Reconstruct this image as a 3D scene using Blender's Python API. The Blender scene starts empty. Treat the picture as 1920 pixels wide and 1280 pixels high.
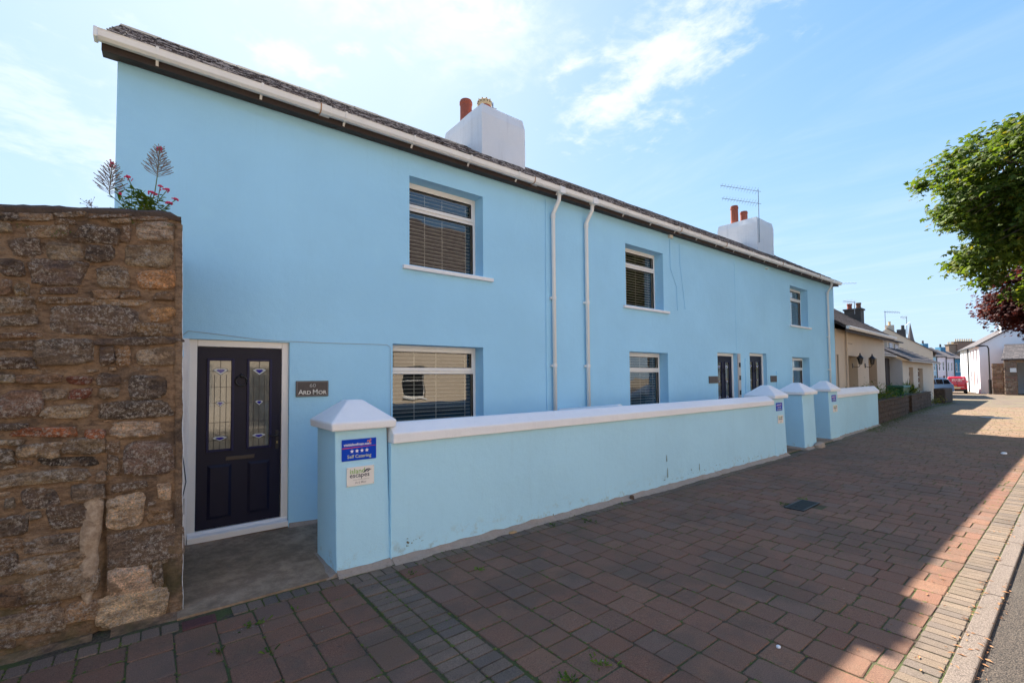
import bpy, math, random
import numpy as np
from mathutils import Vector, Matrix, noise
random.seed(7); rng = np.random.default_rng(7)
R = math.radians
sc = bpy.context.scene
col = sc.collection
# ------------------------------------------------------------------ camera
cam_d = bpy.data.cameras.new('camera'); cam = bpy.data.objects.new('camera', cam_d); col.objects.link(cam)
_a, _p, _r = R(51.6), R(2.0), R(0.5)
fw = Vector((math.cos(_a)*math.cos(_p), math.sin(_a)*math.cos(_p), math.sin(_p)))
rt = Vector((math.sin(_a), -math.cos(_a), 0)); up = rt.cross(fw)
rt2 = rt*math.cos(_r) - up*math.sin(_r); up2 = rt*math.sin(_r) + up*math.cos(_r)
M4 = Matrix((rt2, up2, -fw)).transposed().to_4x4(); M4.translation = (0, -5.9, 1.8)
cam.matrix_world = M4
cam_d.sensor_width = 36; cam_d.lens = 16.0; cam_d.shift_y = 39.2/1920
cam_d.clip_start = .05; cam_d.clip_end = 4000
sc.camera = cam
# ------------------------------------------------------------------ light
SUN = Vector((.22, 1, 1.115)).normalized()
w = bpy.data.worlds.new('World'); sc.world = w; w.use_nodes = True
nt = w.node_tree; nt.nodes.clear()
class NB:
    def __init__(s, t): s.t = t
    def n(s, typ, **k):
        o = s.t.nodes.new(typ)
        for a, b in k.items(): setattr(o, a, b)
        return o
    def put(s, sock, v):
        if isinstance(v, bpy.types.NodeSocket): s.t.links.new(v, sock)
        elif v is not None:
            try: sock.default_value = v
            except Exception: sock.default_value = (*v, 1)
    def m(s, op, a, b=None, c=None, clamp=False):
        o = s.n('ShaderNodeMath', operation=op, use_clamp=clamp)
        s.put(o.inputs[0], a)
        if b is not None: s.put(o.inputs[1], b)
        if c is not None: s.put(o.inputs[2], c)
        return o.outputs[0]
    def v(s, op, a, b=None, out=0):
        o = s.n('ShaderNodeVectorMath', operation=op)
        s.put(o.inputs[0], a)
        if b is not None: s.put(o.inputs[1], b)
        return o.outputs[out]
    def noise(s, vec, scale, detail=4, rough=.55, dist=0, out='Fac'):
        o = s.n('ShaderNodeTexNoise'); s.put(o.inputs['Vector'], vec)
        o.inputs['Scale'].default_value = scale; o.inputs['Detail'].default_value = detail
        o.inputs['Roughness'].default_value = rough; o.inputs['Distortion'].default_value = dist
        return o.outputs[out]
    def ss(s, x, a, b, c=0, d=1):
        o = s.n('ShaderNodeMapRange', interpolation_type='SMOOTHSTEP'); s.put(o.inputs[0], x)
        for i, q in enumerate((a, b, c, d)): o.inputs[1+i].default_value = q
        return o.outputs[0]
    def lin(s, x, a, b, c=0, d=1):
        o = s.n('ShaderNodeMapRange'); s.put(o.inputs[0], x)
        for i, q in enumerate((a, b, c, d)): o.inputs[1+i].default_value = q
        return o.outputs[0]
    def mix(s, f, a, b, mode='MIX'):
        o = s.n('ShaderNodeMix', data_type='RGBA', blend_type=mode)
        s.put(o.inputs[0], f); s.put(o.inputs[6], a); s.put(o.inputs[7], b)
        return o.outputs[2]
    def scale(s, v, k):
        o = s.n('ShaderNodeVectorMath', operation='MULTIPLY'); s.put(o.inputs[0], v); o.inputs[1].default_value = k
        return o.outputs[0]
b = NB(nt)
sky = b.n('ShaderNodeTexSky', sky_type='NISHITA', sun_disc=False, altitude=0, air_density=1.0, dust_density=.6, ozone_density=1.4)
sky.sun_elevation = math.asin(SUN.z); sky.sun_rotation = math.atan2(SUN.x, SUN.y)
tc = b.n('ShaderNodeTexCoord'); d = tc.outputs['Generated']
sep = b.n('ShaderNodeSeparateXYZ'); b.put(sep.inputs[0], d)
zc = b.m('MAXIMUM', sep.outputs[2], .06)
qx = b.m('DIVIDE', sep.outputs[0], zc); qy = b.m('DIVIDE', sep.outputs[1], zc)
cb = b.n('ShaderNodeCombineXYZ'); b.put(cb.inputs[0], qx); b.put(cb.inputs[1], qy); q = cb.outputs[0]
def seg(ax, ay, bx, by):          # distance to a line of cloud on the cloud plane
    ab = Vector((bx-ax, by-ay, 0)); L = ab.length_squared
    pa = b.v('SUBTRACT', q, (ax, ay, 0)); h = b.m('DIVIDE', b.v('DOT_PRODUCT', pa, tuple(ab), out=1), L, clamp=True)
    sc_ = b.n('ShaderNodeVectorMath', operation='SCALE'); sc_.inputs[0].default_value = ab; b.put(sc_.inputs['Scale'], h)
    return b.v('LENGTH', b.v('SUBTRACT', pa, sc_.outputs[0]), out=1), h
n1 = b.noise(q, 3.2, 9, .62, .4); n2 = b.noise(q, 11, 6, .6, .3); n3 = b.noise(b.scale(q, (1, .35, 1)), 1.6, 6, .6, .8)
dens = None
for ax, ay, bx, by, wd, amt in ((1.37, 1.10, 1.13, .58, .21, .72), (.78, 1.0, .42, 1.15, .20, .38), (.45, 1.35, .47, 1.34, .05, .8), (.72, .95, .40, 1.05, .13, .6), (1.42, .95, 1.52, .86, .05, .35),
                                (1.03, 1.02, 1.06, .95, .05, .7), (.36, 1.53, .30, 1.50, .09, .55), (-.6, 2.3, -.2, 2.6, .5, .35),
                                (-1.6, -.9, -.4, -1.8, .5, .8), (1.8, -1.2, 2.6, -2.2, .5, .7)):
    dd, h = seg(ax, ay, bx, by)
    e = b.m('ADD', b.m('DIVIDE', dd, wd), b.m('MULTIPLY', b.m('SUBTRACT', n1, .5), 4.6))
    e = b.m('ADD', e, b.m('MULTIPLY', b.m('SUBTRACT', n2, .5), 2.6))
    c1 = b.m('MULTIPLY', b.ss(e, 1.25, -.55), amt)
    dens = c1 if dens is None else b.m('MAXIMUM', dens, c1)
veil = b.m('MULTIPLY', b.ss(n3, .45, .8), .16)
sd = b.v('DOT_PRODUCT', d, tuple(SUN), out=1)
glow = b.m('MULTIPLY', b.m('POWER', b.m('MAXIMUM', sd, 0), 9), .30)
fac = b.m('ADD', b.m('ADD', dens, veil), glow, clamp=True)
hz = b.m('MULTIPLY', b.ss(sep.outputs[2], .30, -.02), .30)
skyc = b.mix(1.0, sky.outputs[0], (.90, 1.02, 1.05, 1), 'MULTIPLY')
sx = b.n('ShaderNodeSeparateXYZ'); b.put(sx.inputs[0], skyc); cx_ = b.n('ShaderNodeCombineXYZ')
for i_, cap in enumerate((2.15, 2.85, 3.25)):      # bright sky rolls off softly instead of clipping
    r_ = b.m('POWER', b.m('DIVIDE', sx.outputs[i_], cap), 2.0); v_ = b.m('DIVIDE', sx.outputs[i_], b.m('POWER', b.m('ADD', r_, 1.0), .5)); tgt, pw = ((1.85, 1.5), (2.42, 1.25), (3.1, 1.0))[i_]; b.put(cx_.inputs[i_], b.m('MULTIPLY', b.m('POWER', b.m('DIVIDE', v_, cap), pw), tgt))
c2 = b.mix(hz, cx_.outputs[0], (1.5, 2.05, 2.6, 1))
c3 = b.mix(fac, c2, (2.75, 2.85, 2.9, 1))
bg = b.n('ShaderNodeBackground'); b.put(bg.inputs[0], c3); bg.inputs[1].default_value = .112
wo = b.n('ShaderNodeOutputWorld'); nt.links.new(bg.outputs[0], wo.inputs[0])
sl = bpy.data.lights.new('sun', 'SUN'); sl.energy = 4.0; sl.angle = R(.55); sl.color = (1, .93, .83)
so = bpy.data.objects.new('sun', sl); col.objects.link(so)
so.rotation_euler = SUN.to_track_quat('Z', 'Y').to_euler(); so.location = (5, 10, 20)
sc.view_settings.view_transform = 'Standard'; sc.view_settings.look = 'None'
sc.view_settings.exposure = 1.95; sc.view_settings.gamma = 1
sc.cycles.max_bounces = 8

# ------------------------------------------------------------------ materials
def material(name, build):
    m = bpy.data.materials.new(name); m.use_nodes = True; t = m.node_tree; t.nodes.clear()
    n = NB(t); out = n.n('ShaderNodeOutputMaterial'); p = n.n('ShaderNodeBsdfPrincipled')
    t.links.new(p.outputs[0], out.inputs[0]); n.p = p; n.out = out
    n.pos = n.n('ShaderNodeNewGeometry').outputs['Position']
    build(n); return m
def bump(n, h, dist=.01, strength=1):
    o = n.n('ShaderNodeBump'); o.inputs['Strength'].default_value = strength; o.inputs['Distance'].default_value = dist
    n.put(o.inputs['Height'], h); n.t.links.new(o.outputs[0], n.p.inputs['Normal'])
def rand(n):
    g = n.n('ShaderNodeNewGeometry'); oi = n.n('ShaderNodeObjectInfo')
    wn = n.n('ShaderNodeTexWhiteNoise', noise_dimensions='2D')
    c = n.n('ShaderNodeCombineXYZ'); n.put(c.inputs[0], g.outputs['Random Per Island']); n.put(c.inputs[1], oi.outputs['Random'])
    n.put(wn.inputs[0], c.outputs[0]); return wn.outputs[0], wn.outputs[1]
def ramp(n, f, stops, interp='LINEAR'):
    r = n.n('ShaderNodeValToRGB'); r.color_ramp.interpolation = interp; e = r.color_ramp.elements
    while len(e) < len(stops): e.new(.5)
    for i, (p, c) in enumerate(stops): e[i].position = p; e[i].color = (*c, 1)
    n.put(r.inputs[0], f); return r.outputs[0]
def plain(name, c, rough=.6, var=.08, sc_=6, bmp=0, bs=60, metal=0, spec=.5, coat=0):
    def f(n):
        v = n.noise(n.pos, sc_, 5, .6)
        n.put(n.p.inputs['Base Color'], n.mix(v, tuple(x*(1-var*1.5) for x in c), tuple(min(1, x*(1+var*1.5)) for x in c)))
        n.p.inputs['Roughness'].default_value = rough; n.p.inputs['Metallic'].default_value = metal
        n.p.inputs['Specular IOR Level'].default_value = spec; n.p.inputs['Coat Weight'].default_value = coat
        if bmp: bump(n, n.noise(n.pos, bs, 4, .6), bmp)
    return material(name, f)
BLUE = (.37, .70, .93)
def render_wall(name, c, dirt=.0, base_z=None, bstr=.006):
    def f(n):
        v1 = n.noise(n.pos, .55, 4, .55); v2 = n.noise(n.pos, 3.5, 6, .65); v3 = n.noise(n.scale(n.pos, (3, 3, .3)), 2.2, 5, .6)
        a = n.mix(n.ss(v1, .3, .72), tuple(x*.955 for x in c), tuple(min(1, x*1.045) for x in c))
        a = n.mix(n.m('MULTIPLY', n.ss(v2, .55, .8), .12), a, tuple(min(1, x*1.25+.03) for x in c))
        a = n.mix(n.m('MULTIPLY', n.ss(v3, .52, .85), .10+dirt), a, tuple(x*.72+.02 for x in c))
        st_ = n.noise(n.scale(n.pos, (9, 9, .35)), 2.0, 6, .7)
        a = n.mix(n.m('MULTIPLY', n.m('MULTIPLY', n.ss(st_, .55, .75), n.ss(v1, .40, .60)), .13+dirt*.5), a, tuple(x*.62+.03 for x in c))
        if base_z is not None:
            s = n.n('ShaderNodeSeparateXYZ'); n.put(s.inputs[0], n.pos)
            low = n.ss(s.outputs[2], base_z+.28, base_z+.02)
            sp = n.ss(n.noise(n.pos, 7, 7, .75), .52, .66)
            a = n.mix(n.m('MULTIPLY', n.m('MULTIPLY', low, sp), .5), a, (.30, .33, .28))
        n.put(n.p.inputs['Base Color'], a); n.p.inputs['Roughness'].default_value = .72
        h = n.m('ADD', n.m('MULTIPLY', n.noise(n.pos, 90, 5, .7), .35), n.m('ADD', n.m('MULTIPLY', n.noise(n.pos, 14, 4, .6), .5), n.m('MULTIPLY', n.noise(n.pos, 1.3, 3, .5), 3)))
        bump(n, h, bstr*1.3)
    return material(name, f)
M = {}
M['blue'] = render_wall('blue_render', BLUE)
M['blue_garden'] = render_wall('blue_garden_render', (.42, .71, .87), .05, 0.02, .007)
M['white'] = render_wall('white_coping_paint', (.85, .85, .85), .10, None, .010)
M['white_old'] = render_wall('weathered_white_paint', (.78, .78, .78), .75, None, .014)
M['pvc'] = plain('white_plastic', (.80, .79, .76), .28, .03, 4)
M['gutter'] = plain('aged_white_plastic', (.86, .845, .81), .35, .10, 3)
M['rust'] = plain('rust_stain', (.42, .24, .13), .8, .3, 20)
M['navy'] = plain('navy_door_paint', (.008, .009, .026), .42, .15, 8, .0004, 200, spec=.22)
M['navy_trim'] = plain('blue_glazing_bead', (.006, .008, .05), .4, .1, spec=.25)
M['black_metal'] = plain('black_metal', (.012, .012, .013), .4, .1)
M['lead'] = plain('lead_strip', (.03, .03, .03), .5, .1)
M['brass'] = plain('brass', (.45, .33, .12), .3, .1, metal=1)
M['letter_plate'] = plain('dull_letter_plate', (.06, .05, .045), .4, .1, metal=.6)
M['blue_glass'] = plain('blue_coloured_glass', (.01, .01, .28), .08, .1)
M['bevel_glass'] = plain('pale_bevelled_glass', (.5, .55, .55), .08, .1)
M['obscure'] = plain('obscure_glass', (.10, .11, .09), .06, .3, 12, .0006, 30, spec=.9, coat=1)
M['slat'] = plain('blind_slat', (.75, .72, .66), .6, .03)
M['room'] = plain('dark_room', (.035, .03, .025), .9, .2)
M['brown_board'] = plain('brown_soffit_board', (.035, .022, .018), .7, .25, 9)
M['cream'] = render_wall('cream_render', (.60, .49, .37), .22, None, .006)
M['cream2'] = render_wall('pale_cream_render', (.63, .52, .40), .08, None, .006)
M['greywall'] = render_wall('grey_white_render', (.50, .49, .47), .12, None, .006)
M['whitewall'] = render_wall('white_render', (.78, .78, .80), .05, None, .004)
M['ltblue'] = render_wall('pale_blue_render', (.36, .55, .68), .05)
M['pinkwhite'] = render_wall('pinkish_white_render', (.72, .66, .72), .05)
M['dkblue'] = render_wall('deep_blue_render', (.05, .20, .33), .05)
M['brown_wood'] = plain('brown_stained_wood', (.16, .06, .025), .5, .3, 12)
M['terracotta'] = plain('terracotta', (.30, .075, .04), .75, .18, 9, .002, 40)
M['buff_clay'] = plain('buff_clay', (.60, .44, .24), .8, .15, 9)
M['alu'] = plain('dull_aluminium', (.28, .29, .31), .45, .05, metal=.8)
M['dark_stack'] = plain('dark_stack_render', (.09, .08, .07), .9, .3, 5, .01, 30)
M['soil'] = plain('soil', (.05, .035, .025), .95, .3, 9, .02, 30)
M['bin_green'] = plain('green_plastic', (.02, .10, .035), .45, .1)
M['sign_blue'] = plain('sign_blue', (.001, .055, .50), .5, .03, spec=.15)
M['sign_white'] = plain('sign_white', (.78, .75, .70), .4, .03)
M['ink_white'] = plain('ink_white', (.85, .85, .85), .5, .01)
M['ink_green'] = plain('ink_green', (.22, .42, .10), .5, .01)
M['ink_dark'] = plain('ink_dark', (.04, .05, .08), .5, .01)
M['ink_red'] = plain('ink_red', (.62, .05, .06), .5, .01)
M['ink_orange'] = plain('ink_orange', (.75, .22, .10), .5, .01)
M['ink_gold'] = plain('ink_gold', (.62, .66, .35), .5, .01)
M['ink_cream'] = plain('ink_cream', (.72, .70, .64), .6, .01)
M['ink_grey'] = plain('ink_grey', (.38, .37, .36), .6, .01)
M['slate_plaque'] = plain('grey_brown_plaque', (.085, .068, .060), .6, .2, 14, .002, 60)
M['litter'] = plain('white_litter', (.75, .75, .76), .6, .05)
M['red_paint'] = plain('red_vehicle_paint', (.55, .008, .012), .22, .03, coat=1)
M['silver_blue'] = plain('silver_blue_vehicle_paint', (.30, .40, .52), .25, .03, metal=.3, coat=1)
M['tyre'] = plain('tyre_rubber', (.015, .015, .015), .85, .1)
M['rim'] = plain('wheel_rim', (.35, .35, .36), .35, .05, metal=.8)
M['lamp_red'] = plain('red_lamp_lens', (.35, .01, .01), .15, .05)
M['lamp_clear'] = plain('clear_lamp_lens', (.6, .6, .6), .1, .05)
M['stem'] = plain('plant_stem', (.09, .14, .05), .6, .2)
M['petal'] = plain('crimson_petal', (.62, .03, .13), .6, .2, 90)
M['seedhead'] = plain('grey_seed_stalk', (.22, .17, .15), .8, .2)
M['bark'] = plain('bark', (.09, .07, .055), .9, .25, 12, .01, 25)
def f(n):
    fr = n.n('ShaderNodeFresnel'); fr.inputs[0].default_value = 1.52
    k = n.m('ADD', n.m('MULTIPLY', fr.outputs[0], 1.9), .03, clamp=True)
    g = n.n('ShaderNodeBsdfGlossy'); g.inputs['Roughness'].default_value = 0.01; g.inputs[0].default_value = (1, 1, 1, 1)
    bu = n.n('ShaderNodeBump'); bu.inputs['Distance'].default_value = .004; n.put(bu.inputs['Height'], n.noise(n.pos, 1.6, 2, .4)); n.t.links.new(bu.outputs[0], g.inputs['Normal'])
    t_ = n.n('ShaderNodeBsdfTransparent'); t_.inputs[0].default_value = (.86, .90, .90, 1)
    mx = n.n('ShaderNodeMixShader'); n.put(mx.inputs[0], k); n.t.links.new(t_.outputs[0], mx.inputs[1]); n.t.links.new(g.outputs[0], mx.inputs[2])
    n.t.links.new(mx.outputs[0], n.out.inputs[0])
M['glass'] = material('window_glass', f)
def f(n):
    n.p.inputs['Base Color'].default_value = (.012, .015, .02, 1); n.p.inputs['Roughness'].default_value = .05; n.p.inputs['Coat Weight'].default_value = 1
M['dark_glass'] = material('dark_glass', f)
def paver_mat(name, reds, greys, gfrac, sunny=1):
    def f(n):
        r, rc = rand(n); s = n.n('ShaderNodeSeparateColor'); n.put(s.inputs[0], rc)
        c = ramp(n, r, [(0, reds[0]), (.35, reds[1]), (.7, reds[2]), (1, reds[3])])
        c = n.mix(n.m('MULTIPLY', n.ss(s.outputs[1], 1-gfrac, 1-gfrac+.02), .9), c, greys)
        fine = n.noise(n.pos, 160, 3, .7); mid = n.noise(n.pos, 9, 5, .65); big = n.noise(n.pos, .9, 3, .6)
        c = n.mix(1, c, n.mix(n.ss(fine, .3, .7), (.55, .55, .55), (1.5, 1.5, 1.5)), 'MULTIPLY')
        c = n.mix(n.m('MULTIPLY', n.ss(mid, .5, .75), .35), c, (.175, .125, .085))
        c = n.mix(n.m('MULTIPLY', n.ss(n.m('ADD', big, n.m('MULTIPLY', n.m('SUBTRACT', n.noise(n.pos, 4.5, 6, .7), .5), .6)), .46, .66), .45), c, (.062, .046, .034))
        c = n.mix(n.m('MULTIPLY', n.ss(n.noise(n.pos, 14, 2, .4), .73, .76), .5), c, (.035, .03, .028))
        sx = n.n('ShaderNodeSeparateXYZ'); n.put(sx.inputs[0], n.pos)
        far_tan = n.m('MULTIPLY', n.ss(sx.outputs[0], 9, 26, .06, .62), n.ss(n.m('ADD', n.noise(n.pos, .45, 4, .65), n.m('MULTIPLY', n.noise(n.pos, 6, 5, .7), .5)), .45, .85, .25, 1))  # mossy tan grows down the street, painting some sunlit brightness into far blocks
        c = n.mix(far_tan, c, n.mix(n.ss(n.noise(n.pos, 2.3, 5, .7), .42, .62), (.26, .19, .125), (.19, .165, .06)))
        c = n.mix(n.m('MULTIPLY', n.ss(n.noise(n.pos, 34, 5, .7), .68, .74), .55), c, (.26, .24, .21))
        n.put(n.p.inputs['Base Color'], c); n.p.inputs['Roughness'].default_value = .86
        bump(n, n.m('ADD', fine, n.m('MULTIPLY', mid, 2)), .003)
    return material(name, f)
M['paver'] = paver_mat('red_brown_paver', [(.165, .070, .041), (.188, .086, .051), (.155, .077, .048), (.205, .099, .058)], (.160, .090, .062), .16)
M['paver_grey'] = paver_mat('grey_paver', [(.160, .104, .074), (.182, .120, .084), (.146, .096, .070), (.20, .132, .092)], (.12, .088, .07), .3)
M['paver_buff'] = paver_mat('buff_edge_brick', [(.155, .112, .078), (.185, .132, .092), (.13, .098, .075), (.20, .145, .10)], (.13, .10, .08), .2)
def f(n):
    br = n.n('ShaderNodeTexBrick'); n.put(br.inputs['Vector'], n.pos); br.inputs['Scale'].default_value = 1; br.inputs['Brick Width'].default_value = .24; br.inputs['Row Height'].default_value = .2; br.inputs['Mortar Size'].default_value = .012
    br.inputs['Color1'].default_value = (.16, .10, .075, 1); br.inputs['Color2'].default_value = (.12, .085, .07, 1); br.inputs['Mortar'].default_value = (.09, .08, .03, 1)
    c = n.mix(n.m('MULTIPLY', n.ss(n.noise(n.pos, .5, 5, .7), .42, .62), .7), br.outputs[0], (.17, .145, .07)); c = n.mix(n.m('MULTIPLY', n.ss(n.noise(n.pos, 1.9, 5, .7), .5, .7), .5), c, (.24, .19, .13))
    n.put(n.p.inputs['Base Color'], c); n.p.inputs['Roughness'].default_value = .9
M['far_paving'] = material('far_block_paving', f)
def f(n):
    a = n.noise(n.pos, 5, 5, .65); fi = n.noise(n.pos, 60, 4, .7); pt = n.noise(n.pos, 1.7, 4, .6)
    c = n.mix(n.ss(fi, .35, .65), (.040, .030, .019), (.105, .078, .047))
    c = n.mix(n.m('MULTIPLY', n.ss(n.m('ADD', a, n.m('MULTIPLY', pt, .5)), .62, .85), .8), c, (.060, .085, .016))
    c = n.mix(n.m('MULTIPLY', n.ss(n.noise(n.pos, 11, 4, .6), .62, .75), .7), c, (.12, .10, .030))
    n.put(n.p.inputs['Base Color'], c); n.p.inputs['Roughness'].default_value = .95; bump(n, fi, .01)
M['joint'] = material('mossy_joint', f)
def f(n):
    fi = n.noise(n.pos, 120, 3, .75); vo = n.n('ShaderNodeTexVoronoi'); n.put(vo.inputs['Vector'], n.pos); vo.inputs['Scale'].default_value = 95
    c = n.mix(n.ss(fi, .38, .62), (.016, .013, .011), (.115, .088, .066)); c = n.mix(n.m('MULTIPLY', n.ss(n.noise(n.pos, 1.1, 5, .6), .45, .75), .4), c, (.10, .085, .065))
    n.put(n.p.inputs['Base Color'], c); n.p.inputs['Roughness'].default_value = .9; bump(n, n.m('ADD', vo.outputs[0], fi), .006)
M['asphalt'] = material('asphalt', f)
def f(n):
    big = n.noise(n.pos, .7, 4, .6); mid = n.noise(n.pos, 6, 6, .7); fi = n.noise(n.pos, 110, 3, .7)
    c = n.mix(n.ss(mid, .35, .7), (.25, .165, .105), (.46, .32, .21)); c = n.mix(n.ss(big, .4, .65), c, n.mix(1, c, (.62, .62, .58), 'MULTIPLY'))
    c = n.mix(n.m('MULTIPLY', n.ss(n.noise(n.pos, 19, 6, .75), .62, .72), .5), c, (.32, .29, .25))
    n.put(n.p.inputs['Base Color'], c); n.p.inputs['Roughness'].default_value = .9; bump(n, n.m('ADD', fi, n.m('MULTIPLY', mid, 2)), .004)
M['concrete'] = material('old_concrete', f)
def f(n):
    mid = n.noise(n.pos, 12, 6, .7); fi = n.noise(n.pos, 150, 3, .7)
    c = n.mix(mid, (.26, .21, .17), (.46, .38, .31)); c = n.mix(n.m('MULTIPLY', n.ss(n.noise(n.pos, 30, 5, .7), .55, .7), .5), c, (.16, .13, .10))
    n.put(n.p.inputs['Base Color'], c); n.p.inputs['Roughness'].default_value = .9; bump(n, n.m('ADD', fi, n.m('MULTIPLY', mid, 3)), .006)
M['skirt'] = material('mortar_fillet', f)
def f(n):
    fi = n.noise(n.pos, 130, 3, .75); c = n.mix(n.ss(fi, .35, .65), (.085, .066, .054), (.25, .195, .155)); c = n.mix(n.m('MULTIPLY', n.ss(n.noise(n.pos, 5, 5, .6), .5, .7), .3), c, (.14, .11, .08))
    n.put(n.p.inputs['Base Color'], c); n.p.inputs['Roughness'].default_value = .9; bump(n, fi, .004)
M['kerb'] = material('granite_kerb', f)
def f(n):                                                 # rubble stone, tint from the object colour
    oi = n.n('ShaderNodeObjectInfo'); p = n.pos
    st = n.noise(n.scale(p, (1, 1, 3.2)), 7, 7, .72, .6); md = n.noise(p, 22, 7, .75); fi = n.noise(p, 85, 4, .75)
    c = n.mix(1, oi.outputs['Color'], n.mix(n.ss(st, .3, .7), (.72, .60, .50), (2.15, 1.82, 1.42)), 'MULTIPLY')
    c = n.mix(1, c, n.mix(n.ss(fi, .3, .7), (.6, .6, .6), (1.4, 1.4, 1.4)), 'MULTIPLY')
    c = n.mix(n.m('MULTIPLY', n.ss(n.noise(p, 3.1, 6, .7), .5, .68), .75), c, (.035, .028, .026))
    c = n.mix(n.m('MULTIPLY', n.ss(n.noise(p, 5.5, 6, .7), .50, .60), .75), c, n.mix(md, (.14, .085, .05), (.29, .18, .10)))
    lich = n.m('MULTIPLY', n.ss(n.noise(p, 4.2, 4, .6), .38, .52), n.ss(n.noise(p, 42, 6, .85), .50, .58))
    c = n.mix(n.m('MULTIPLY', n.ss(n.noise(p, 31, 6, .8), .55, .62), .55), c, (.05, .036, .028)); c = n.mix(n.m('MULTIPLY', lich, .85), c, (.56, .49, .41))
    n.put(n.p.inputs['Base Color'], c); n.p.inputs['Roughness'].default_value = .93
    bump(n, n.m('ADD', n.m('MULTIPLY', st, 2.5), n.m('ADD', n.m('MULTIPLY', md, 1.6), fi)), .022)
M['rubble'] = material('rubble_stone', f)
def f(n):
    p = n.pos; a = n.noise(p, 2.2, 6, .7); md = n.noise(n.scale(p, (1, 1, 1.8)), 13, 7, .75); fi = n.noise(p, 90, 4, .75)
    s = n.n('ShaderNodeSeparateXYZ'); n.put(s.inputs[0], p)
    c = n.mix(n.ss(md, .3, .7), (.20, .122, .072), (.49, .32, .19))
    c = n.mix(n.m('MULTIPLY', n.ss(a, .48, .66), .7), c, (.055, .040, .034))  # dark crevice shade put into the mortar colour by noise
    c = n.mix(n.m('MULTIPLY', n.m('MULTIPLY', n.ss(n.noise(p, 5, 4, .6), .5, .62), n.ss(n.noise(p, 55, 5, .8), .54, .62)), .7), c, (.42, .36, .29))
    c = n.mix(n.m('MULTIPLY', n.m('MULTIPLY', n.ss(s.outputs[2], .75, .2), n.ss(n.noise(p, 3.3, 5, .6), .42, .6)), .65), c, (.10, .09, .030))
    n.put(n.p.inputs['Base Color'], c); n.p.inputs['Roughness'].default_value = .95
    bump(n, n.m('ADD', n.m('MULTIPLY', md, 3), fi), .022)
M['mortar'] = material('earthy_mortar', f)
def f(n):
    p = n.pos; md = n.noise(p, 16, 6, .75); c = n.mix(n.ss(md, .35, .65), (.30, .21, .14), (.52, .40, .29))
    n.put(n.p.inputs['Base Color'], c); n.p.inputs['Roughness'].default_value = .95; bump(n, n.m('ADD', n.m('MULTIPLY', md, 2), n.noise(p, 90, 3, .7)), .012)
M['pale_mortar'] = material('pale_mortar', f)
def slate_mat(name, a_, b_, lichen, lc=(.50, .45, .42)):
    def f(n):
        r, rc = rand(n); c = n.mix(r, a_, b_); p = n.pos
        l = n.m('MULTIPLY', n.ss(n.noise(p, 1.3, 4, .6), .28, .5), n.ss(n.noise(p, 11, 6, .85), .47, .56))
        c = n.mix(n.m('MULTIPLY', l, lichen), c, lc)  # pale lichen flecks, also painting the slates' whitish sparkle into the colour
        n.put(n.p.inputs['Base Color'], c); n.p.inputs['Roughness'].default_value = .85; n.p.inputs['Specular IOR Level'].default_value = .2; bump(n, n.noise(p, 40, 4, .7), .005)
    return material(name, f)
M['slate'] = slate_mat('lichen_sparkle_slate', (.040, .030, .028), (.085, .062, .055), .85)
M['ridge'] = plain('dark_ridge_tile', (.06, .048, .045), .9, .3, 8, spec=.1)
M['slate2'] = slate_mat('brown_slate', (.050, .038, .036), (.105, .078, .07), .2)
M['slate3'] = slate_mat('grey_slate', (.060, .055, .060), (.12, .105, .105), .15)
def f(n):                                                 # far rubble walls: courses are geometry, tone from noise
    p = n.pos; r, rc = rand(n)
    c = ramp(n, r, [(0, (.16, .11, .08)), (.4, (.27, .20, .145)), (.7, (.22, .12, .09)), (1, (.36, .29, .22))])
    c = n.mix(1, c, n.mix(n.noise(p, 14, 5, .7), (.55, .55, .55), (1.4, 1.4, 1.4)), 'MULTIPLY')
    n.put(n.p.inputs['Base Color'], c); n.p.inputs['Roughness'].default_value = .92; bump(n, n.noise(p, 20, 5, .7), .02)
M['farstone'] = material('far_rubble_stone', f)
M['planter'] = plain('brown_planter_stone', (.085, .055, .035), .95, .5, 8, .02, 30)
M['mossy'] = plain('verge_moss', (.10, .11, .025), .95, .4, 20, .01, 60)
M['grass_far'] = plain('dry_ground', (.19, .15, .10), .95, .25, 1.2, .01, 20)
M['leaf_dry'] = plain('dry_leaf', (.36, .17, .07), .8, .4, 30)
def leafmat(name, c1, c2, c3, tl):
    def f(n):
        g = n.n('ShaderNodeNewGeometry'); r = g.outputs['Random Per Island']
        c = ramp(n, r, [(0, c1), (.5, c2), (.9, c2), (1, c3)])
        c = n.mix(n.ss(n.noise(n.pos, 1.5, 3, .5), .35, .7), n.mix(1, c, (.8, .8, .8), 'MULTIPLY'), n.mix(1, c, (1.35, 1.3, 1.1), 'MULTIPLY'))
        n.put(n.p.inputs['Base Color'], c); n.p.inputs['Roughness'].default_value = .6; n.p.inputs['Specular IOR Level'].default_value = .2
        tr = n.n('ShaderNodeBsdfTranslucent'); n.put(tr.inputs[0], n.mix(1, c, tl, 'MULTIPLY'))
        mx = n.n('ShaderNodeMixShader'); mx.inputs[0].default_value = .38; n.t.links.new(n.p.outputs[0], mx.inputs[1]); n.t.links.new(tr.outputs[0], mx.inputs[2]); n.t.links.new(mx.outputs[0], n.out.inputs[0])
    return material(name, f)
M['leaf'] = leafmat('green_leaf', (.035, .065, .012), (.085, .125, .020), (.22, .19, .03), (1.9, 1.9, .8))
M['leaf_red'] = leafmat('copper_leaf', (.035, .012, .014), (.075, .022, .020), (.15, .05, .03), (1.9, 1.1, .9))
M['leaf_gold'] = leafmat('golden_leaf', (.12, .16, .025), (.24, .22, .03), (.38, .16, .04), (1.7, 1.5, .6))
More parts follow.
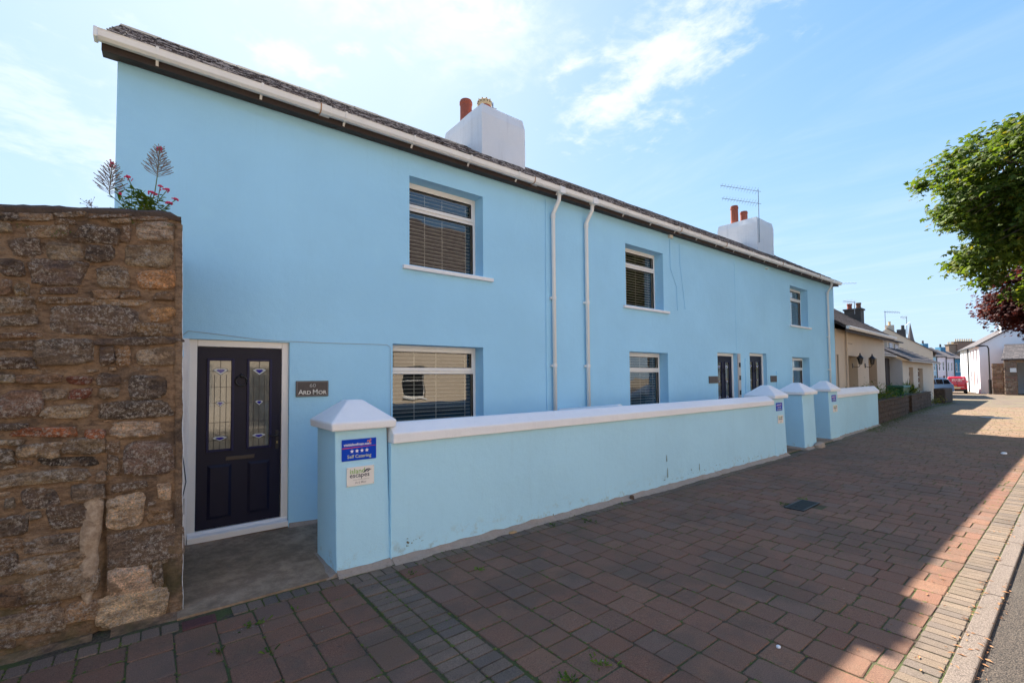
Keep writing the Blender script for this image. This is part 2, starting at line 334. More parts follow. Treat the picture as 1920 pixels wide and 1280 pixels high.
M['leaf_low'] = leafmat('border_leaf', (.04, .09, .02), (.10, .17, .03), (.22, .20, .04), (1.6, 1.6, .7))

# ------------------------------------------------------------------ mesh helpers
class MB:
    def __init__(s): s.v = []; s.f = []; s.mi = []; s.cm = 0
    def add(s, vs, fs):
        o = len(s.v); s.v += [tuple(v) for v in vs]; s.f += [tuple(i+o for i in f) for f in fs]; s.mi += [s.cm]*len(fs); return s
    def hexa(s, p):        # 8 corners: 4 bottom ccw, 4 top ccw
        return s.add(p, [(3, 2, 1, 0), (4, 5, 6, 7), (0, 1, 5, 4), (1, 2, 6, 5), (2, 3, 7, 6), (3, 0, 4, 7)])
    def box(s, x0, y0, z0, x1, y1, z1):
        return s.hexa([(x0, y0, z0), (x1, y0, z0), (x1, y1, z0), (x0, y1, z0), (x0, y0, z1), (x1, y0, z1), (x1, y1, z1), (x0, y1, z1)])
    def extr(s, prof, A, B, side):  # profile (out, z) extruded from A to B; 'side' is the outward xy unit vector
        n = len(prof); vs = [(P[0]+side[0]*a, P[1]+side[1]*a, P[2]+z) for P in (A, B) for a, z in prof]
        fs = [(i, (i+1) % n, n+(i+1) % n, n+i) for i in range(n)] + [tuple(range(n-1, -1, -1)), tuple(range(n, 2*n))]
        return s.add(vs, fs)
    def prism(s, poly, ax, a, bb):   # polygon in the two other axes, extruded along ax
        def mk(p, t): 
            return {'x': (t, p[0], p[1]), 'y': (p[0], t, p[1]), 'z': (p[0], p[1], t)}[ax]
        n = len(poly); vs = [mk(p, a) for p in poly] + [mk(p, bb) for p in poly]
        return s.add(vs, [(i, (i+1) % n, n+(i+1) % n, n+i) for i in range(n)] + [tuple(range(n-1, -1, -1)), tuple(range(n, 2*n))])
    def tube(s, pts, r, n=8, cap=True):
        pts = [Vector(p) for p in pts]; rs = r if isinstance(r, (list, tuple)) else [r]*len(pts); vs = []
        for i, p in enumerate(pts):
            t = ((pts[min(i+1, len(pts)-1)]-p).normalized() + (p-pts[max(i-1, 0)]).normalized())
            t = t.normalized() if t.length > 1e-6 else Vector((0, 0, 1))
            a = t.cross(Vector((0, 0, 1)) if abs(t.z) < .9 else Vector((1, 0, 0))).normalized(); c = t.cross(a)
            vs += [p + (a*math.cos(k*2*math.pi/n) + c*math.sin(k*2*math.pi/n))*rs[i] for k in range(n)]
        fs = [(i*n+k, i*n+(k+1) % n, (i+1)*n+(k+1) % n, (i+1)*n+k) for i in range(len(pts)-1) for k in range(n)]
        if cap: fs += [tuple(range(n-1, -1, -1)), tuple(range((len(pts)-1)*n, len(pts)*n))]
        return s.add(vs, fs)
    def lathe(s, cx, cy, prof, n=16):   # (r, z)
        vs = [(cx+r*math.cos(k*2*math.pi/n), cy+r*math.sin(k*2*math.pi/n), z) for r, z in prof for k in range(n)]
        fs = [(i*n+k, i*n+(k+1) % n, (i+1)*n+(k+1) % n, (i+1)*n+k) for i in range(len(prof)-1) for k in range(n)]
        fs += [tuple(range(n-1, -1, -1)), tuple(range((len(prof)-1)*n, len(prof)*n))]
        return s.add(vs, fs)
    def ball(s, c, r, n=6, sq=1):
        pr = [(max(.001, r*math.sin(a)), c[2]-r*sq*math.cos(a)) for a in np.linspace(.05, math.pi-.05, n//2+2)]
        return s.lathe(c[0], c[1], pr, n)
    def build(s, name, mat, parent=None, smooth=False, bev=0, seg=2):
        me = bpy.data.meshes.new(name); o0 = ORG.get(parent.name, (0, 0, 0)) if parent else (0, 0, 0)
        me.from_pydata([(x-o0[0], y-o0[1], z-o0[2]) for x, y, z in s.v], [], s.f)
        for m in (mat if isinstance(mat, (list, tuple)) else [mat]): me.materials.append(M[m] if isinstance(m, str) else m)
        if isinstance(mat, (list, tuple)): me.polygons.foreach_set('material_index', s.mi)
        if smooth: me.polygons.foreach_set('use_smooth', [True]*len(me.polygons))
        me.update(); o = bpy.data.objects.new(name, me); col.objects.link(o)
        if parent: o.parent = parent; ORG[o.name] = o0
        if bev:
            bm_ = o.modifiers.new('bevel', 'BEVEL'); bm_.width = bev; bm_.segments = seg; bm_.limit_method = 'ANGLE'
        return o
ORG = {}
def thing(name, label, cat, loc, group=None, rz=None):
    o = bpy.data.objects.new(name, None); o.empty_display_size = .2; col.objects.link(o); o.location = loc
    o['label'] = label; o['category'] = cat
    if group: o['group'] = group
    if rz is None: ORG[o.name] = tuple(loc)
    else: o.rotation_euler = (0, 0, rz); ORG[o.name] = (0, 0, 0)
    return o
def tag(o, label=None, cat=None, group=None, kind=None):
    for k, v_ in (('label', label), ('category', cat), ('group', group), ('kind', kind)):
        if v_: o[k] = v_
    return o
def struct(mb, name, mat, **k): return tag(mb.build(name, mat, **k), kind='structure')
def text(s, size, x, y, z, mat, parent, align='CENTER', ext=.0008, sx=1, bold=0, name='lettering', up_='z', skew=0, fm=None):
    c = bpy.data.curves.new('t', 'FONT'); c.body = s; c.size = size; c.align_x = align; c.extrude = ext; c.offset = bold; c.resolution_u = 3; c.shear = skew
    t = bpy.data.objects.new('t', c); me = bpy.data.meshes.new_from_object(t); bpy.data.objects.remove(t); bpy.data.curves.remove(c)
    o0 = ORG.get(parent.name, (0, 0, 0)); me.name = name
    for vv in me.vertices:
        a, b2, c2 = vv.co
        vv.co = fm((a*sx, b2, c2)) if fm else (x+a*sx-o0[0], y-c2-o0[1], z+b2-o0[2])
    me.materials.clear(); me.materials.append(M[mat]); o = bpy.data.objects.new(name, me); col.objects.link(o); o.parent = parent; ORG[o.name] = o0
    return o
STONES=[('g',-0.82,2.8,-0.74,2.81,-0.75,2.87,-0.82,2.86),('g',-0.69,2.78,-0.47,2.82,-0.47,2.91,-0.69,2.86),('b',-0.54,2.9,-0.44,2.92,-0.44,2.96,-0.54,2.94),('d',-0.43,2.79,-0.2,2.83,-0.21,2.96,-0.43,2.92),('b',-0.2,2.84,-0.13,2.86,-0.14,2.98,-0.2,2.97),('l',-0.13,2.87,0.16,2.92,0.15,3.07,-0.13,3.01),('t',-0.26,2.96,-0.13,2.99,-0.13,3.03,-0.26,3),('d',-0.75,2.64,-0.6,2.66,-0.6,2.79,-0.76,2.76),('g',-0.59,2.65,-0.4,2.68,-0.4,2.8,-0.6,2.77),('d',-0.4,2.66,-0.21,2.68,-0.22,2.8,-0.4,2.77),('l',-0.15,2.66,0.11,2.7,0.11,2.87,-0.15,2.82),('d',-0.81,2.51,-0.68,2.53,-0.69,2.65,-0.82,2.63),('d',-0.66,2.47,-0.39,2.5,-0.39,2.68,-0.67,2.64),('g',-0.34,2.48,-0.14,2.51,-0.14,2.66,-0.34,2.63),('o',-0.1,2.5,0.13,2.53,0.13,2.67,-0.1,2.64),('b',-0.19,2.42,-0.07,2.44,-0.07,2.5,-0.19,2.48),('b',0,2.42,0.12,2.44,0.12,2.5,-0,2.49),('y',-0.73,2.38,-0.66,2.39,-0.66,2.47,-0.73,2.46),('b',-0.81,2.38,-0.74,2.39,-0.74,2.5,-0.81,2.49),('g',-0.81,2.25,-0.61,2.27,-0.61,2.38,-0.81,2.36),('g',-0.81,2.17,-0.61,2.18,-0.61,2.26,-0.81,2.24),('e',-0.56,2.12,-0.11,2.14,-0.12,2.38,-0.57,2.33),('o',-0.03,2.26,0.14,2.27,0.14,2.38,-0.03,2.36),('b',-0.1,2.15,0.12,2.16,0.12,2.25,-0.11,2.24),('d',-0.64,2.4,-0.41,2.42,-0.42,2.48,-0.64,2.46),('d',-0.82,2.88,-0.72,2.9,-0.72,2.95,-0.82,2.93),('b',-0.72,2.89,-0.55,2.93,-0.55,2.98,-0.72,2.94),('t',-0.54,2.95,-0.38,2.99,-0.38,3.03,-0.54,2.99),('b',-0.37,2.98,-0.14,3.03,-0.15,3.07,-0.37,3.02),('b',-0.14,3.02,0.1,3.07,0.1,3.11,-0.14,3.06),('t',-0.34,2.41,-0.2,2.42,-0.2,2.48,-0.34,2.47),('b',-0.61,2.34,-0.34,2.37,-0.34,2.42,-0.61,2.39),('t',-0.33,2.35,-0.03,2.38,-0.04,2.43,-0.33,2.4),('b',-0.81,2.08,-0.61,2.1,-0.61,2.15,-0.81,2.13),('d',-0.81,2.01,-0.62,2.02,-0.62,2.09,-0.81,2.07),('d',-0.81,1.89,-0.62,1.9,-0.62,1.98,-0.81,1.97),('e',-0.6,1.91,-0.3,1.92,-0.31,2.11,-0.61,2.09),('d',-0.29,1.92,-0.22,1.92,-0.22,2.07,-0.3,2.06),('o',-0.21,1.92,-0.11,1.93,-0.12,2.07,-0.21,2.06),('l',-0.11,1.93,0.14,1.94,0.14,2.07,-0.11,2.05),('d',-0.3,2.06,0.17,2.1,0.16,2.16,-0.3,2.11),('g',-0.8,1.8,-0.71,1.8,-0.71,1.85,-0.81,1.85),('b',-0.71,1.79,-0.47,1.79,-0.47,1.86,-0.71,1.85),('k',-0.46,1.78,-0.33,1.78,-0.33,1.85,-0.46,1.85),('k',-0.45,1.68,-0.33,1.68,-0.33,1.76,-0.45,1.75),('d',-0.3,1.78,-0.18,1.78,-0.18,1.86,-0.3,1.86),('g',-0.3,1.67,-0.18,1.67,-0.18,1.76,-0.3,1.76),('d',-0.14,1.66,0.12,1.66,0.12,1.86,-0.14,1.85),('d',-0.29,1.54,0.11,1.53,0.11,1.65,-0.3,1.65),('p',-0.8,1.57,-0.59,1.57,-0.59,1.77,-0.8,1.76),('g',-0.59,1.68,-0.47,1.68,-0.47,1.76,-0.59,1.76),('l',-0.58,1.55,-0.34,1.54,-0.34,1.64,-0.59,1.64),('w',-0.25,1.39,0.08,1.37,0.08,1.49,-0.25,1.5),('r',-0.72,1.44,-0.4,1.42,-0.4,1.49,-0.72,1.5),('r',-0.36,1.39,-0.26,1.38,-0.26,1.46,-0.37,1.46),('d',-0.8,1.49,-0.64,1.48,-0.64,1.52,-0.8,1.53),('l',-0.8,1.39,-0.68,1.38,-0.68,1.42,-0.8,1.43),('l',-0.69,1.29,-0.49,1.27,-0.49,1.38,-0.69,1.39),('g',-0.49,1.3,-0.27,1.28,-0.27,1.41,-0.49,1.42),('x',-0.59,1.23,-0.29,1.2,-0.29,1.27,-0.59,1.29),('p',-0.16,1.1,0.13,1.07,0.13,1.32,-0.17,1.34),('b',-0.25,1.27,-0.17,1.26,-0.17,1.37,-0.25,1.37),('b',-0.24,1.11,-0.17,1.1,-0.17,1.25,-0.24,1.26),('g',-0.79,1.27,-0.7,1.26,-0.71,1.37,-0.8,1.37),('b',-0.7,1.23,-0.62,1.23,-0.62,1.28,-0.7,1.29),('l',-0.79,1.1,-0.34,1.11,-0.34,1.21,-0.8,1.19),('d',-0.68,0.94,-0.48,0.94,-0.49,1.08,-0.69,1.08),('g',-0.43,0.94,-0.26,0.94,-0.26,1.07,-0.44,1.07),('g',-0.75,0.97,-0.69,0.97,-0.7,1.03,-0.75,1.03),('d',-0.22,0.99,0,0.99,0,1.06,-0.22,1.05),('w',0.06,0.89,0.13,0.88,0.13,1.02,0.05,1.01),('d',-0.56,0.78,-0.32,0.77,-0.33,0.94,-0.56,0.94),('d',-0.79,0.78,-0.62,0.77,-0.62,0.91,-0.79,0.92),('w',-0.23,0.71,-0.03,0.7,-0.03,0.96,-0.23,0.96),('b',-0.02,0.7,0.14,0.7,0.13,0.81,-0.02,0.82),('g',-0.64,0.63,-0.33,0.61,-0.33,0.73,-0.65,0.74),('e',-0.24,0.44,0.18,0.4,0.17,0.68,-0.24,0.7),('l',-0.68,0.52,-0.34,0.49,-0.34,0.61,-0.68,0.63),('d',-0.78,0.53,-0.68,0.52,-0.69,0.67,-0.79,0.68),('g',-0.62,0.31,-0.3,0.26,-0.3,0.46,-0.63,0.49),('w',-0.25,0.23,0.02,0.19,0.02,0.42,-0.25,0.44),('g',0.03,0.23,0.1,0.22,0.09,0.41,0.02,0.42),('w',-0.25,0.04,0.12,-0.02,0.12,0.21,-0.26,0.26),('b',-0.78,0.35,-0.63,0.33,-0.63,0.45,-0.78,0.47),('g',-0.77,0.13,-0.45,0.08,-0.46,0.24,-0.78,0.29),('t',-0.45,0.11,-0.28,0.09,-0.29,0.24,-0.45,0.26),('d',-0.77,0.07,-0.68,0.05,-0.68,0.12,-0.77,0.14),('g',-0.64,0.87,-0.57,0.87,-0.57,0.93,-0.65,0.93),('b',-0.79,0.7,-0.65,0.69,-0.65,0.77,-0.79,0.78),('w',-0.3,1.08,-0.25,1.08,-0.25,1.15,-0.3,1.14),('b',-0.63,0.26,-0.47,0.24,-0.47,0.29,-0.63,0.31)]
# ================================================================== ground
g = MB().box(-300, -300, -.6, 900, 700, -.030); struct(g, 'ground', 'grass_far')
rd = MB(); rd.add([(-30, -40, -.022), (120, -40, -.022), (120, -5.42, -.022), (-30, -5.42, -.022)], [(0, 1, 2, 3)]); struct(rd, 'road', 'asphalt')
base = MB(); base.add([(-30, -5.40, -.0065), (140, -5.40, -.0065), (140, 18, -.0065), (-30, 18, -.0065)], [(0, 1, 2, 3)])
pavement = struct(base, 'pavement', 'joint')
# concrete forecourts between the garden walls and the house, a shade above the paving
fc = MB()
for x0, x1, y0 in ((.2, 1.33, -1.58), (1.33, 5.6, -1.3), (5.9, 12.7, -1.25), (11.37, 14.75, -1.5), (13, 20.3, -1.2)):
    pass
fc.hexa([(.18, -1.575, -.02), (1.42, -1.575, -.02), (1.42, .02, -.02), (.18, .02, -.02), (.18, -1.575, .010), (1.42, -1.575, .010), (1.42, .02, .07), (.18, .02, .10)]); fc.hexa([(1.42, -1.3, -.02), (20.3, -1.3, -.02), (20.3, .02, -.02), (1.42, .02, -.02), (1.42, -1.3, .008), (20.3, -1.3, .008), (20.3, .02, .02), (1.42, .02, .068)]); fc.box(11.3, -1.5, -.02, 14.8, -1.3, .009)
forecourt = struct(fc, 'forecourt', 'concrete')
# block paving: unit meshes with bevelled edges, scaled per block
def unit_paver(k):
    rr = np.random.default_rng(k); e = .020; z1 = 0.0; dz = .0045
    P = []; 
    for (r, z) in ((.5, -.03), (.5, z1-dz), (.5-e, z1)):
        for sx, sy in ((-1, -1), (1, -1), (1, 1), (-1, 1)):
            c = .06
            for q_ in (((sx*(r-c), sy*r), (sx*r, sy*(r-c))) if sx*sy < 0 else ((sx*r, sy*(r-c)), (sx*(r-c), sy*r))):
                P.append((q_[0]+rr.normal(0, .004), q_[1]+rr.normal(0, .004), z))
    fs = []
    for L in (0, 8):
        for i in range(8): fs.append((L+i, L+(i+1) % 8, L+8+(i+1) % 8, L+8+i))
    fs.append(tuple(range(16, 24)))
    me = bpy.data.meshes.new('paver'); me.from_pydata(P, [], fs); me.update(); return me, P, fs
UP = [unit_paver(i) for i in range(4)]
for m_, _, _ in UP: m_.materials.append(M['paver'])
UPM = {}
for mk in ('paver', 'paver_grey', 'paver_buff'):
    UPM[mk] = []
    for m_, P, fs in UP:
        c = m_.copy(); c.materials.clear(); c.materials.append(M[mk]); UPM[mk].append(c)
blocks = []   # x, y, w, l, mat
def wall_y(x):  # front line of the frontage the paving runs up to
    if x < 1.3: return -1.60
    if x < 11.4: return -1.66-.0*(x-1.3)
    if x < 14.8: return -1.60
    if x < 20.6: return -1.50+.045*(x-14.8)
    return -1.05+.052*(x-20.6)
EDGE = -5.12
X = -2.6; Y0 = EDGE
xs = []
x = 1.40
while x > -3: xs.append((x-.25, x)); x -= .25
xs.append(('g', 1.42, 1.62)); xs.append(('g', 1.62, 1.82)); x = 1.84
while x < 36: xs.append((x, x+.25)); x += .25
for c in xs:
    if c[0] == 'g':
        y = wall_y(1.5)-.16
        while y > EDGE+.03:
            l = .105; blocks.append(((c[1]+c[2])/2, y-l/2, c[2]-c[1], l, 'paver_grey')); y -= l
        continue
    x0, x1 = c; y = wall_y(x0)-.16
    if x1 > .20 and x0 < .42: y = -1.79
    while y > EDGE+.02:
        l = random.choice((.17, .21, .26, .26, .33))
        if y-l < EDGE+.09: l = y-EDGE
        blocks.append(((x0+x1)/2, y-l/2, x1-x0, l, 'paver')); y -= l
x = -3
while x < 34:          # soldier edge along the walls and along the kerb
    blocks.append((x+.055, wall_y(x)-.08, .11, .155, 'paver_grey')); x += .11
x = -1
while x < 34:
    blocks.append((x+.05, EDGE-.093, .10, .186, 'paver_buff')); x += .10
cover_box = (.20, -1.79, .42, -1.63)
def covered(x, y, w_, l_):
    if x+w_/2 > .21 and x-w_/2 < .41 and y+l_/2 > -1.78: return True
    if 6.83 < x < 7.39 and -3.49 < y < -3.29: return True
    return False
blocks = [q_ for q_ in blocks if not covered(*q_[:4])]
def score(q_):
    v_ = Vector((q_[0], q_[1], 0))-Vector((0, -5.9, 1.8)); dpt = v_.dot(fw)
    if dpt < .5: return 0
    u = v_.dot(rt2)/dpt; t_ = v_.dot(up2)/dpt
    if abs(u) > 1.14 or -t_*853+679 > 1290: return 0
    return q_[2]*q_[3]/dpt**3
blocks.sort(key=score, reverse=True)
big = {'n': 0}; rest = {k: MB() for k in UPM}
for q_ in blocks:
    x, y, w_, l_, mk = q_; gap = .0085
    tz = random.gauss(0, .0016)
    if big['n'] < 299 and score(q_) > 0:
        o = bpy.data.objects.new('paver', random.choice(UPM[mk])); col.objects.link(o); o.parent = pavement
        o.location = (x+random.gauss(0, .0015), y+random.gauss(0, .002), tz); o.scale = (w_-gap, l_-gap, 1)
        o.rotation_euler = (random.gauss(0, .004), random.gauss(0, .004), random.gauss(0, .012)); big['n'] += 1
    else:
        _, P, fs = random.choice(UP); a = random.gauss(0, .012); ca, sa = math.cos(a), math.sin(a)
        rest[mk].add([(x+(p[0]*(w_-gap))*ca-p[1]*(l_-gap)*sa, y+p[0]*(w_-gap)*sa+p[1]*(l_-gap)*ca, p[2]+tz) for p in P], fs)
for mk, mb in rest.items(): tag(mb.build('paver_field', mk, pavement), kind='stuff')
# paving beyond the laid blocks
fp = MB(); fp.add([(33.9, -5.40, -.003), (140, -5.40, -.003), (140, 9, -.003), (33.9, 9, -.003)], [(0, 1, 2, 3)]); struct(fp, 'far_paving', 'far_paving')
# kerb stones
kb = struct(MB().box(-8, -5.42, -.2, 60, -5.315, -.012), 'kerb', 'kerb')
x = -1.9; k = 0
while x < 40:
    L = .915
    s_ = MB().box(x+.004, -5.425, -.05, x+L-.004, -5.312, .004+random.gauss(0, .001)).build('kerb_stone', 'kerb', kb, bev=.008); x += L
# moss and weeds rooted in the joints
ms = MB(); jl = [q_ for q_ in blocks if q_[0] < 16 and q_[4] != 'paver_buff']
for i in range(9000):
    q_ = random.choice(jl); 
    if noise.noise(Vector((q_[0]*1.1, q_[1]*1.1, 0))) < -.02 and random.random() < .8: continue
    if random.random() < .75: x = q_[0]+q_[2]/2*random.choice((-1, 1)); y = q_[1]+random.uniform(-.5, .5)*q_[3]
    else: x = q_[0]+random.uniform(-.5, .5)*q_[2]; y = q_[1]+q_[3]/2*random.choice((-1, 1))
    r = random.uniform(.004, .013)*(1.6 if random.random() < .05 else 1)
    n_ = 5; a0 = random.random()*6
    ms.add([(x+r*random.uniform(.6, 1.3)*math.cos(a0+j*6.283/n_), y+r*random.uniform(.6, 1.3)*math.sin(a0+j*6.283/n_), .0005) for j in range(n_)]+[(x, y, r*.45)], [(j, (j+1) % n_, n_) for j in range(n_)])
tag(ms.build('moss', plain('joint_moss', (.085, .105, .020), .95, .4, 25)), kind='stuff', label='green moss tufts growing in the joints of the block paving')
wd = MB()
for (cx, cy, n_, s_) in ((2.0, -3.93, 26, .05), (2.27, -3.95, 22, .05), (.62, -2.02, 20, .04), (.38, -2.25, 14, .03), (.64, -2.47, 10, .03), (4.35, -1.95, 18, .04), (3.9, -1.78, 14, .03), (1.9, -1.95, 12, .03), (2.45, -2.3, 12, .03), (.92, -1.99, 8, .03), (5.3, -1.72, 10, .03), (7.0, -3.2, 16, .04), (7.45, -3.25, 12, .04)):
    for i in range(n_):
        a = random.random()*6.28; r = abs(random.gauss(0, s_)); x, y = cx+r*math.cos(a), cy+r*math.sin(a); h = random.uniform(.008, .028); t_ = a+1.5; w_ = random.uniform(.004, .009)
        wd.add([(x-w_*math.cos(t_), y-w_*math.sin(t_), 0), (x+w_*math.cos(t_), y+w_*math.sin(t_), 0), (x+h*math.cos(a)+w_, y+h*math.sin(a), h), (x+1.5*h*math.cos(a), y+1.5*h*math.sin(a), h*.7)], [(0, 1, 2, 3)])
tag(wd.build('weeds', 'leaf_low'), kind='stuff', label='small green weeds sprouting between the paving blocks')
dl = MB()
for i in range(900):
    x = random.uniform(2.6, 22); y = random.choice((-5.31, -5.31, -5.435))+random.gauss(0, .018)
    if random.random() < .25: y = random.uniform(-5.5, -4.9)
    if noise.noise(Vector((x*1.7, 3, 0))) < -.05: continue
    a = random.random()*6.28; L = random.uniform(.008, .028); w_ = L*random.uniform(.12, .45); z = .006 if y > -5.425 else -.016
    dl.add([(x-L*math.cos(a), y-L*math.sin(a), z), (x+w_*math.sin(a), y-w_*math.cos(a), z+.004), (x+L*math.cos(a), y+L*math.sin(a), z+.003), (x-w_*math.sin(a), y+w_*math.cos(a), z+.006)], [(0, 1, 2), (0, 2, 3)])
tag(dl.build('dry_leaf_litter', 'leaf_dry'), kind='stuff', label='dry brown leaf litter gathered along the kerb')
# grate, covers
gr = thing('drain_grate', 'black iron drain grate set in the middle of the block paving', 'drain grate', (7.1, -3.39, 0))
fr = MB(); fr.box(6.81, -3.51, -.03, 7.41, -3.49, .014); fr.box(6.81, -3.29, -.03, 7.41, -3.27, .014); fr.box(6.81, -3.49, -.03, 6.83, -3.29, .014); fr.box(7.39, -3.49, -.03, 7.41, -3.29, .014); fr.build('frame', 'black_metal', gr)
for i in range(13): MB().box(6.85+i*.0425, -3.488, -.03, 6.868+i*.0425, -3.292, .012).build('bar', 'black_metal', gr)
MB().box(6.83, -3.489, -.008, 7.39, -3.291, .0065).build('shade_plate', 'room', gr)  # dark plate painted as the shaded hollow beneath the bars
cv = thing('stopcock_cover', 'small rusty red cover plate set in the paving at the foot of the stone wall', 'cover plate', (.31, -1.71, 0))
MB().box(.205, -1.785, -.02, .415, -1.635, .001).build('frame', plain('rusty_cover', (.10, .035, .028), .8, .3, 30), cv, bev=.003)
MB().box(.222, -1.77, -.01, .398, -1.65, .004).build('lid', plain('red_cover', (.085, .028, .026), .75, .4, 40, .002, 50), cv, bev=.003)
mh = thing('manhole_cover', 'round dark manhole cover far down the sunlit street', 'manhole cover', (27.3, -3.5, 0))
MB().lathe(27.3, -3.5, [(.52, -.01), (.52, .006), (.46, .008)], 24).build('frame', 'dark_stack', mh); MB().lathe(27.3, -3.5, [(.45, 0), (.45, .012)], 24).build('lid', 'black_metal', mh)
# ================================================================== blue terrace
H = thing('terrace_house', 'long sky blue rendered terrace of three cottages with slate roof and white gutter', 'house', (0, 0, 0))
X0, X1 = -.31, 20.33
openings = [  # x0 z0 x1 z1
    (2.84, 3.42, 4.11, 4.70), (7.72, 3.31, 9.08, 4.60), (16.22, 3.47, 17.72, 4.74),
    (2.59, 1.02, 4.10, 2.29), (7.80, 1.02, 9.20, 2.34), (16.24, 1.10, 17.72, 2.41),
    (.31, .0, 1.29, 2.25), (11.44, .0, 12.50, 2.42), (13.25, .0, 14.34, 2.46)]
zt = lambda x: 5.105+.0092*x-.095
def wall_face(y, ins=False):
    mb = MB(); xs_ = sorted({X0, X1, *[o[0] for o in openings], *[o[2] for o in openings]}); zs_ = sorted({0, *[o[1] for o in openings], *[o[3] for o in openings]})+['t']
    for i in range(len(xs_)-1):
        for j in range(len(zs_)-1):
            a, c = xs_[i], xs_[i+1]; z0, z1 = zs_[j], zs_[j+1]; t0 = zt(a) if z1 == 't' else z1; t1 = zt(c) if z1 == 't' else z1
            mz = (z0+(5 if z1 == 't' else z1))/2
            if any(o[0] <= (a+c)/2 <= o[2] and o[1] <= mz <= o[3] for o in openings): continue
            mb.add([(a, y, z0), (c, y, z0), (c, y, t1), (a, y, t0)], [(0, 1, 2, 3)])
    return mb
wl = wall_face(0)
for x0, z0, x1, z1 in openings:
    wl.add([(x0, 0, z0), (x0, .32, z0), (x0, .32, z1), (x0, 0, z1)], [(0, 1, 2, 3)]); wl.add([(x1, 0, z0), (x1, .32, z0), (x1, .32, z1), (x1, 0, z1)], [(3, 2, 1, 0)])
    wl.add([(x0, 0, z1), (x1, 0, z1), (x1, .32, z1), (x0, .32, z1)], [(0, 1, 2, 3)]); wl.add([(x0, 0, z0), (x1, 0, z0), (x1, .32, z0), (x0, .32, z0)], [(3, 2, 1, 0)])
for xx, s_ in ((X0, 1), (X1, -1)):      # gable ends
    rz = 6.50+.01*xx; pr = [(xx, 0, 0), (xx, 4.2, 0), (xx, 4.2, zt(xx)), (xx, 2.05, rz), (xx, 0, zt(xx))]; wl.add(pr, [(4, 3, 2, 1, 0) if s_ > 0 else (0, 1, 2, 3, 4)])
wl.add([(X0, 4.2, 0), (X1, 4.2, 0), (X1, 4.2, zt(X1)), (X0, 4.2, zt(X0))], [(3, 2, 1, 0)])
wall = wl.build('wall', 'blue', H)
inn = wall_face(.32)
inn.add([(X0+.01, .33, 0), (X1-.01, .33, 0), (X1-.01, 4.1, 0), (X0+.01, 4.1, 0)], [(0, 1, 2, 3)])
inn.box(X0+.02, .33, 2.78, X1-.02, 4.1, 3.0); inn.box(X0+.02, .33, 4.95, X1-.02, 4.1, 5.0); inn.box(X0+.02, 3.2, .01, X1-.02, 3.3, 5.0)
for xx in (6.1, 12.87, 1.6, 5.0, 15.2): inn.box(xx, .33, .02, xx+.1, 3.2, 4.95)
inn.build('interior', 'room', H)
# lintel lines over the openings (proud by a few mm)
for x0, x1, z in ((7.3, 9.75, 2.36), (11.1, 12.85, 2.44), (13.0, 14.9, 2.48), (15.9, 18.2, 2.43)):
    MB().box(x0, -.004, z, x1, .01, z+.008).build('lintel_line', 'blue', H)
MB().box(12.47, -.006, 2.5, 12.485, .01, 5.05).build('render_seam', 'blue', H); MB().box(1.5, -.006, 2.19, 1.51, .01, 2.2)
